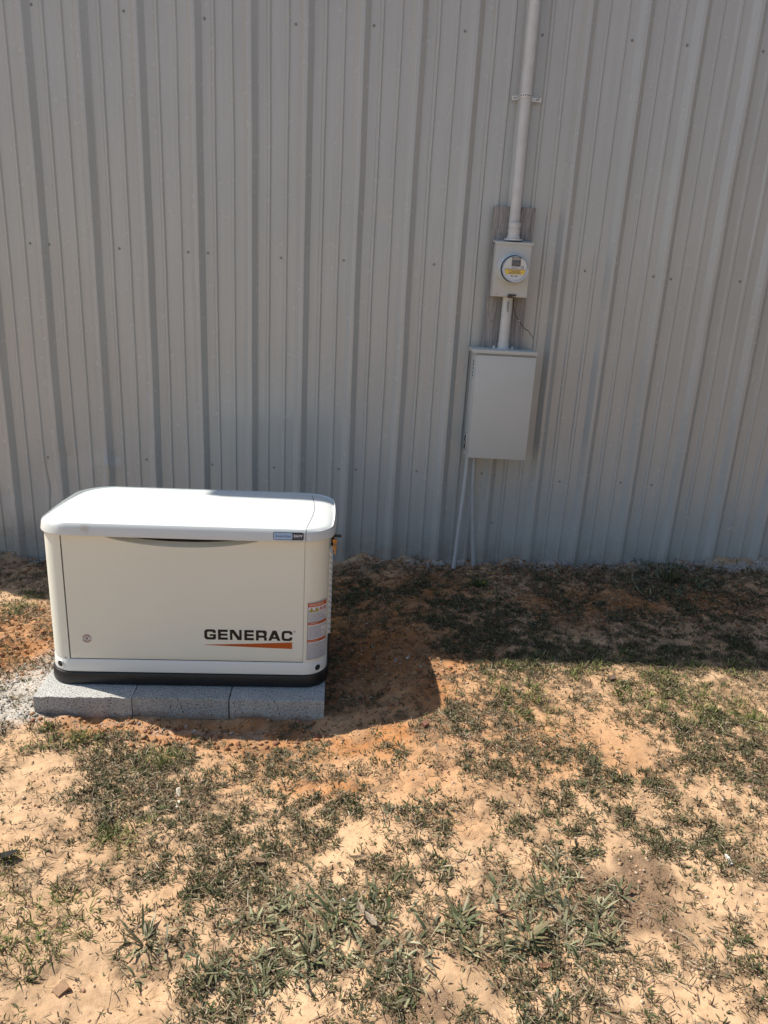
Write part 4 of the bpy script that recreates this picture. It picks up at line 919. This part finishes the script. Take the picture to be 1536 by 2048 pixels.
# sparse sprigs over the bare sand
n = 9000; x = RS.uniform(-3, 3.3, n); y = RS.uniform(-3.7, -.1, n); m_ = 5; i = np.repeat(np.arange(n), m_)
u = (x-GO[0])*ca_+(y-GO[1])*sa_; v = -(x-GO[0])*sa_+(y-GO[1])*ca_; k = ~((np.abs(u) < .62) & (v > -.1) & (v < .74)); x, y = x[k], y[k]; n = len(x); i = np.repeat(np.arange(n), m_)
az = RS.uniform(0, 6.3, n*m_); s = RS.uniform(.5, 1.2, n)[i]
tag(blades('stray_sprigs', np.stack([x[i], y[i], ground_h(x[i], y[i])-.001], -1), az, RS.uniform(.6, 1.5, n*m_), RS.uniform(.006, .024, n*m_)*s, RS.uniform(.0014, .0034, n*m_), RS.uniform(0, .5, n*m_), pick(GREEN+DRY, n)[i], M_PLANT), 'stray sprigs scattered over the bare sand', None, None, 'stuff')
# ------------------------------------------------------------------ clods and gravel
def lumps(name, n, where, rr_, pal, label, keep, sub=1, squash=.7):
    bm = bmesh.new(); bmesh.ops.create_icosphere(bm, subdivisions=sub, radius=1); v0 = np.array([v.co[:] for v in bm.verts]); f0 = np.array([[v.index for v in f.verts] for f in bm.faces]); bm.free()
    x = RS.uniform(-3, 3.3, n*12); y = RS.uniform(-3.6, -.02, n*12); k = RS.rand(n*12) < keep(x, y)
    u = (x-GO[0])*ca_+(y-GO[1])*sa_; v = -(x-GO[0])*sa_+(y-GO[1])*ca_; k &= ~((np.abs(u) < .61) & (v > -.095) & (v < .74))
    x, y = x[k][:n], y[k][:n]; N = len(x); r = rr_[0]+(rr_[1]-rr_[0])*RS.rand(N)**3; a = RS.uniform(0, 6.3, N)
    sc_ = np.stack([r*RS.uniform(.7, 1.3, N), r*RS.uniform(.7, 1.3, N), r*squash*RS.uniform(.7, 1.2, N)], -1)
    P = v0[None]*(1+RS.uniform(-.28, .28, (N, len(v0), 1)))*sc_[:, None]; c, s = np.cos(a)[:, None], np.sin(a)[:, None]
    P = np.stack([P[..., 0]*c-P[..., 1]*s, P[..., 0]*s+P[..., 1]*c, P[..., 2]], -1)+np.stack([x, y, ground_h(x, y)+r*squash*.35], -1)[:, None]
    F = (f0[None]+(np.arange(N)*len(v0))[:, None, None]).reshape(-1, 3); me = bpy.data.meshes.new(name)
    me.vertices.add(N*len(v0)); me.vertices.foreach_set('co', P.ravel()); me.loops.add(F.size); me.loops.foreach_set('vertex_index', F.ravel().astype(np.int32)); me.polygons.add(len(F))
    me.polygons.foreach_set('loop_start', (np.arange(len(F))*3).astype(np.int32)); me.polygons.foreach_set('loop_total', np.full(len(F), 3, np.int32)); me.update()
    ca = me.color_attributes.new('tint', 'FLOAT_COLOR', 'POINT'); cc = np.repeat(np.concatenate([pick(pal, N, .15), np.ones((N, 1))], 1), len(v0), 0); ca.data.foreach_set('color', cc.ravel().astype(np.float32))
    me.materials.append(M_LUMP); tag(link(bpy.data.objects.new(name, me)), label, None, None, 'stuff'); print(name, N)
def lump_mat():
    m, n, l, p = nodes('lump_soil'); a = n.new('ShaderNodeAttribute'); a.attribute_name = 'tint'
    l.new(a.outputs['Color'], p.inputs['Base Color']); p.inputs['Roughness'].default_value = .95; p.inputs['Specular IOR Level'].default_value = .15
    bump(n, l, p, add_noise(n, l, 400, 3), .5, .001); return m
M_LUMP = lump_mat()
lumps('soil_clods', 11000, None, (.002, .013), [(.33, .16, .075), (.28, .13, .06), (.38, .22, .12), (.24, .12, .065)], 'loose crumbs and clods of orange soil around the pad',
      lambda x, y: np.clip(field([(.1, -1.45, .5, .45), (-1.8, -1.2, .6, .45), (0, -.2, 2.8, .25), (-.75, -1.95, .8, .12), (1.5, -.6, 1.2, .5)], x, y, .7)*.5, 0, 1))
lumps('sand_grains', 26000, None, (.0012, .0065), [(.46, .31, .19), (.36, .22, .13), (.30, .18, .10), (.50, .37, .26)], 'small lumps of sand all over the yard', lambda x, y: .25+.5*sst((fbm(x, y, 3, 3, 44)-.45)/.12))
lumps('gravel', 9000, None, (.002, .009), [(.36, .34, .30), (.44, .41, .36), (.28, .26, .23), (.52, .49, .44)], 'pale cement grit and fine gravel beside the pad and along the wall',
      lambda x, y: np.clip(np.maximum(field([(-1.45, -1.72, .34, .30), (-.75, -1.895, .66, .03, 0, .3)], x, y, .8)*.6, field([(1.9, -.06, 1.5, .10), (.6, -.03, .5, .06), (-2.1, -.06, .6, .08), (0, -.03, .4, .04), (.2, -1.42, .16, .12, 0, .12)], x, y, .9)*.9), 0, 1), sub=1)
lumps('crumbs', 5000, None, (.0015, .0042), [(.09, .055, .035), (.16, .10, .06), (.22, .14, .085)], 'dark brown crumbs of soil in a bare patch', lambda x, y: field([(.84, -2.84, .13, .17), (.19, -3.16, .14, .08), (.93, -2.7, .10, .10)], x, y, .8))
# ------------------------------------------------------------------ countable plants and litter
def rosette(name, x, y, n, Lr, W, pal, label, cat='weed', lean=(.45, 1.35), group='coarse weeds rooted in the sand'):
    m_ = n; m_ = int(n*.8); az = RS.uniform(0, 6.3, m_); bz = float(ground_h(np.array([x]), np.array([y]))[0])
    r0 = RS.uniform(0, .032, m_); B = np.stack([x+np.cos(az)*r0, y+np.sin(az)*r0, np.full(m_, bz-.003)], -1)
    o = blades(name, B, az+RS.uniform(-.9, .9, m_), RS.uniform(*lean, m_), RS.uniform(Lr[0]*.5, Lr[1], m_), RS.uniform(W*.5, W*1.1, m_), RS.uniform(-.2, 1.2, m_), pick(pal, m_, .2), M_PLANT)
    o.data.transform(Matrix.Translation((-x, -y, -bz))); o.location = (x, y, bz); tag(o, label, cat, group); return o
for a in [('weed_tuft', -.57, -2.97, 46, (.04, .095), .0095, GREYG, 'broad leaved grey green weed alone in pale sand at lower left'),
          ('weed_tuft', .32, -2.93, 54, (.035, .080), .0085, GREYG, 'dense dark weed tuft left of the bare sand patch at bottom centre'),
          ('weed_tuft', .59, -2.83, 50, (.04, .085), .0095, GREYG, 'upright coarse weed tuft beside the dark crumbly soil patch'),
          ('weed_tuft', .51, -2.98, 44, (.04, .090), .0090, GREYG, 'sprawling coarse weed just in front of the upright tuft'),
          ('weed_tuft', -.02, -2.89, 50, (.04, .090), .0085, GREYG, 'large pale bladed weed with fallen tan leaves beside it'),
          ('weed_tuft', -.10, -3.03, 46, (.04, .090), .0085, GREYG, 'loose coarse weed below the large pale bladed one'),
          ('weed_tuft', .91, -2.22, 60, (.03, .065), .0050, GREEN, 'compact green tuft between two bare sand strips at right'),
          ('weed_tuft', .28, -2.72, 34, (.03, .060), .0070, GREYG, 'small weed tuft on the sand in the middle foreground'),
          ('weed_tuft', .18, -2.12, 30, (.02, .050), .0050, GREYG, 'low grey weed near the corner of the generator shadow'),
          ('grass_tuft', -.75, -2.16, 60, (.04, .085), .0032, BRIGHT, 'bright green grass tuft in front of the left concrete block'),
          ('grass_tuft', -1.12, -2.03, 80, (.04, .090), .0030, BRIGHT, 'long bladed green grass tuft left of the pad corner'),
          ('grass_tuft', -.79, -2.58, 70, (.04, .080), .0032, BRIGHT, 'green grass tuft in the middle of the left foreground mat'),
          ('grass_tuft', 1.72, -1.82, 70, (.03, .070), .0040, BRIGHT, 'green grass tuft at the right edge just beyond the shade'),
          ('weed_tuft', 1.91, -.35, 90, (.06, .14), .0085, GREEN, 'tall dark broad bladed grass clump in shade near the wall')]:
    rosette(*a, cat='grass' if a[0] == 'grass_tuft' else 'weed', lean=(.1, .9) if a[0] == 'grass_tuft' or a[1] > 1.8 else (.45, 1.35), group='green grass tufts' if a[0] == 'grass_tuft' else 'coarse weeds rooted in the sand')
for x_, y_, lab in ((.99, -.07, 'dry pale weed stalks against the wall right of the two thin pipes'), (.36, -.06, 'dark dried weed against the wall left of the two thin pipes'), (2.2, -.08, 'dry weed at the wall foot far right')):
    w = rosette('dry_weed', x_, y_, 34, (.03, .10), .0035, DRY, lab, 'weed', (.1, 1.2), 'dry weeds along the wall foot')
# yellow flowering weed in the shade
w = rosette('flowering_weed', .70, -.46, 130, (.03, .09), .0060, [(.07, .11, .03), (.09, .13, .04)], 'dark green weed with tiny yellow flowers in the shade below the disconnect box', 'weed', (.2, 1.3), 'flowering weed')
del w['group']
b = bmesh.new()
for (dx, dy, dz) in ((-.04, .12, .05), (.03, .15, .06), (.06, .05, .07), (-.07, -.02, .05), (.02, -.05, .05), (.10, .10, .05), (-.02, .03, .075)):
    for k in range(5):
        a = k*2*math.pi/5; c = Vector((dx, dy, dz)); p = [c, c+Vector((math.cos(a-.5)*.006, math.sin(a-.5)*.006, .001)), c+Vector((math.cos(a)*.009, math.sin(a)*.009, .002)), c+Vector((math.cos(a+.5)*.006, math.sin(a+.5)*.006, .001))]
        b.faces.new([b.verts.new(q) for q in p])
split_loose(bobj('flower', b, simple('flower_yellow', (.65, .48, .03), .6), w, recalc=False))
def leaf(name, x, y, L, W, az, col, label, cat, curl=.25, lift=.006):
    b = bmesh.new(); n = 9; R_ = []
    for i in range(n):
        t = i/(n-1); w = W*math.sin(math.pi*min(1, t*.96+.04))**.75/2+.0004; z = curl*L*(t-.5)**2*1.4; tw = (t-.5)*.5
        R_.append([b.verts.new((L*(t-.5), s*w, z+abs(s)*w*.5+s*w*tw)) for s in (-1, -.5, 0, .5, 1)])
    for a, c in zip(R_, R_[1:]):
        for j in range(4): b.faces.new((a[j], c[j], c[j+1], a[j+1]))
    bmesh.ops.solidify(b, geom=list(b.faces), thickness=.0006)
    o = bobj(name, b, simple(name+'_tone', col, .75, var=.25, vs=60, bs=.4, bscale=200)); o.location = (x, y, float(ground_h(np.array([x]), np.array([y]))[0])+lift); o.rotation_euler = (random.uniform(-.15, .15), random.uniform(-.12, .12), az)
    tag(o, label, cat); return o
leaf('dead_leaf', -1.10, -2.68, .075, .030, .3, (.035, .03, .027), 'curled black dead leaf at the far left edge of the yard', 'leaf', .5, .012)
leaf('dead_leaf', .035, -2.91, .050, .020, 1.9, (.42, .33, .23), 'left of two pale tan leaves fallen beside the coarse weed', 'leaf', .3, .03)
leaf('dead_leaf', .065, -2.95, .058, .018, 2.2, (.46, .38, .28), 'right of two pale tan leaves fallen beside the coarse weed', 'leaf', .3, .03)
leaf('dead_leaf', .45, -2.91, .055, .010, 2.9, (.17, .08, .05), 'thin rusty brown leaf on sand between two weed tufts', 'leaf', .5, .008)
leaf('dead_leaf', .02, -2.68, .055, .016, .2, (.38, .28, .17), 'tan curled leaf in the centre foreground', 'leaf', .5, .01)
leaf('dead_leaf', -.30, -2.66, .06, .018, 2.8, (.32, .22, .13), 'brown curled leaf at the rim of the left foreground mat', 'leaf', .6, .01)
leaf('dead_leaf', .53, -3.08, .05, .014, .1, (.33, .18, .10), 'reddish leaf below the sprawling coarse weed', 'leaf', .4, .01)
def chip(name, x, y, a, b_, c, az, col, label, cat, tilt=.2):
    b = bmesh.new(); bmesh.ops.create_cube(b, size=1); bmesh.ops.subdivide_edges(b, edges=list(b.edges), cuts=2, use_grid_fill=True)
    for v in b.verts:
        n_ = 1+random.uniform(-.16, .16); v.co = Vector((v.co.x*a*n_, v.co.y*b_*n_, v.co.z*c*n_))
    o = bobj(name, b, simple(name+'_tone', col, .85, var=.2, vs=80, bs=.4, bscale=300)); o.location = (x, y, float(ground_h(np.array([x]), np.array([y]))[0])+c*.45); o.rotation_euler = (tilt, -tilt*.5, az); tag(o, label, cat)
chip('wood_chip', -.64, -2.33, .016, .040, .006, .3, (.50, .43, .33), 'pale wood chip on the dry mat in front of the left block, the farther one', 'wood chip')
chip('wood_chip', -.625, -2.40, .011, .028, .006, -.1, (.55, .47, .36), 'small pale wood chip, the one nearer the camera', 'wood chip')
chip('wood_chip', 1.23, -2.66, .010, .036, .006, .1, (.60, .56, .50), 'whitish splinter at right beside the large green mat', 'wood chip')
chip('stone', .28, -1.98, .026, .022, .018, .6, (.20, .09, .055), 'dark red clod on orange sand below the generator shadow', 'stone')
chip('stone', 1.19, -1.53, .030, .024, .020, .2, (.13, .08, .055), 'brown clod on sunny sand just beyond the building shade', 'stone')
chip('stone', -.74, -3.13, .035, .028, .02, .9, (.34, .20, .11), 'crumbly orange clod in the sand at the bottom left', 'stone')
chip('paper_scrap', -.02, -2.84, .014, .009, .003, .4, (.68, .66, .62), 'tiny white scrap in the grass at bottom centre', 'scrap')
chip('paper_scrap', .73, -.24, .030, .008, .004, .05, (.52, .52, .50), 'small pale strip on the soil below the disconnect box', 'scrap')
for (x, y, L, az, lab) in ((-.25, -2.63, .10, .15, 'long thin straw lying across the centre left mat'), (.98, -2.98, .12, -.9, 'long dry stem lying slanted at lower right'), (.70, -2.70, .11, -.8, 'dry stem slanting above the upright weed tuft'), (1.08, -2.95, .10, 2.4, 'dry stem on bare sand at the lower right edge')):
    z = float(ground_h(np.array([x]), np.array([y]))[0])+.006; b = bmesh.new(); c, s = math.cos(az), math.sin(az)
    tube(b, [(L*(t-.5)*c-.006*math.sin(t*5)*s, L*(t-.5)*s+.006*math.sin(t*5)*c, .005*math.sin(t*4)) for t in np.linspace(0, 1, 9)], [.0013]*8+[.0006], 6)
    o = bobj('straw_stalk', b, simple('stem_tone', (.40, .31, .20), .8)); o.location = (x, y, z); tag(o, lab, 'stem')
# pale roots and stalks at the foot of the wall
x = RS.uniform(-2.6, 3, 900); y = -RS.rand(900)**1.6*.22-.02
litter_b = blades('wall_foot_straw', np.stack([x, y, ground_h(x, y)+.002], -1), RS.uniform(0, 6.3, 900), RS.uniform(.5, 1.6, 900), RS.uniform(.02, .07, 900), RS.uniform(.0015, .004, 900), RS.uniform(-.3, .6, 900), pick([(.45, .42, .38), (.32, .28, .22), (.16, .14, .11), (.22, .20, .15)], 900), M_STRAW)
tag(litter_b, 'pale dry stalks and roots along the foot of the metal wall', None, None, 'stuff')
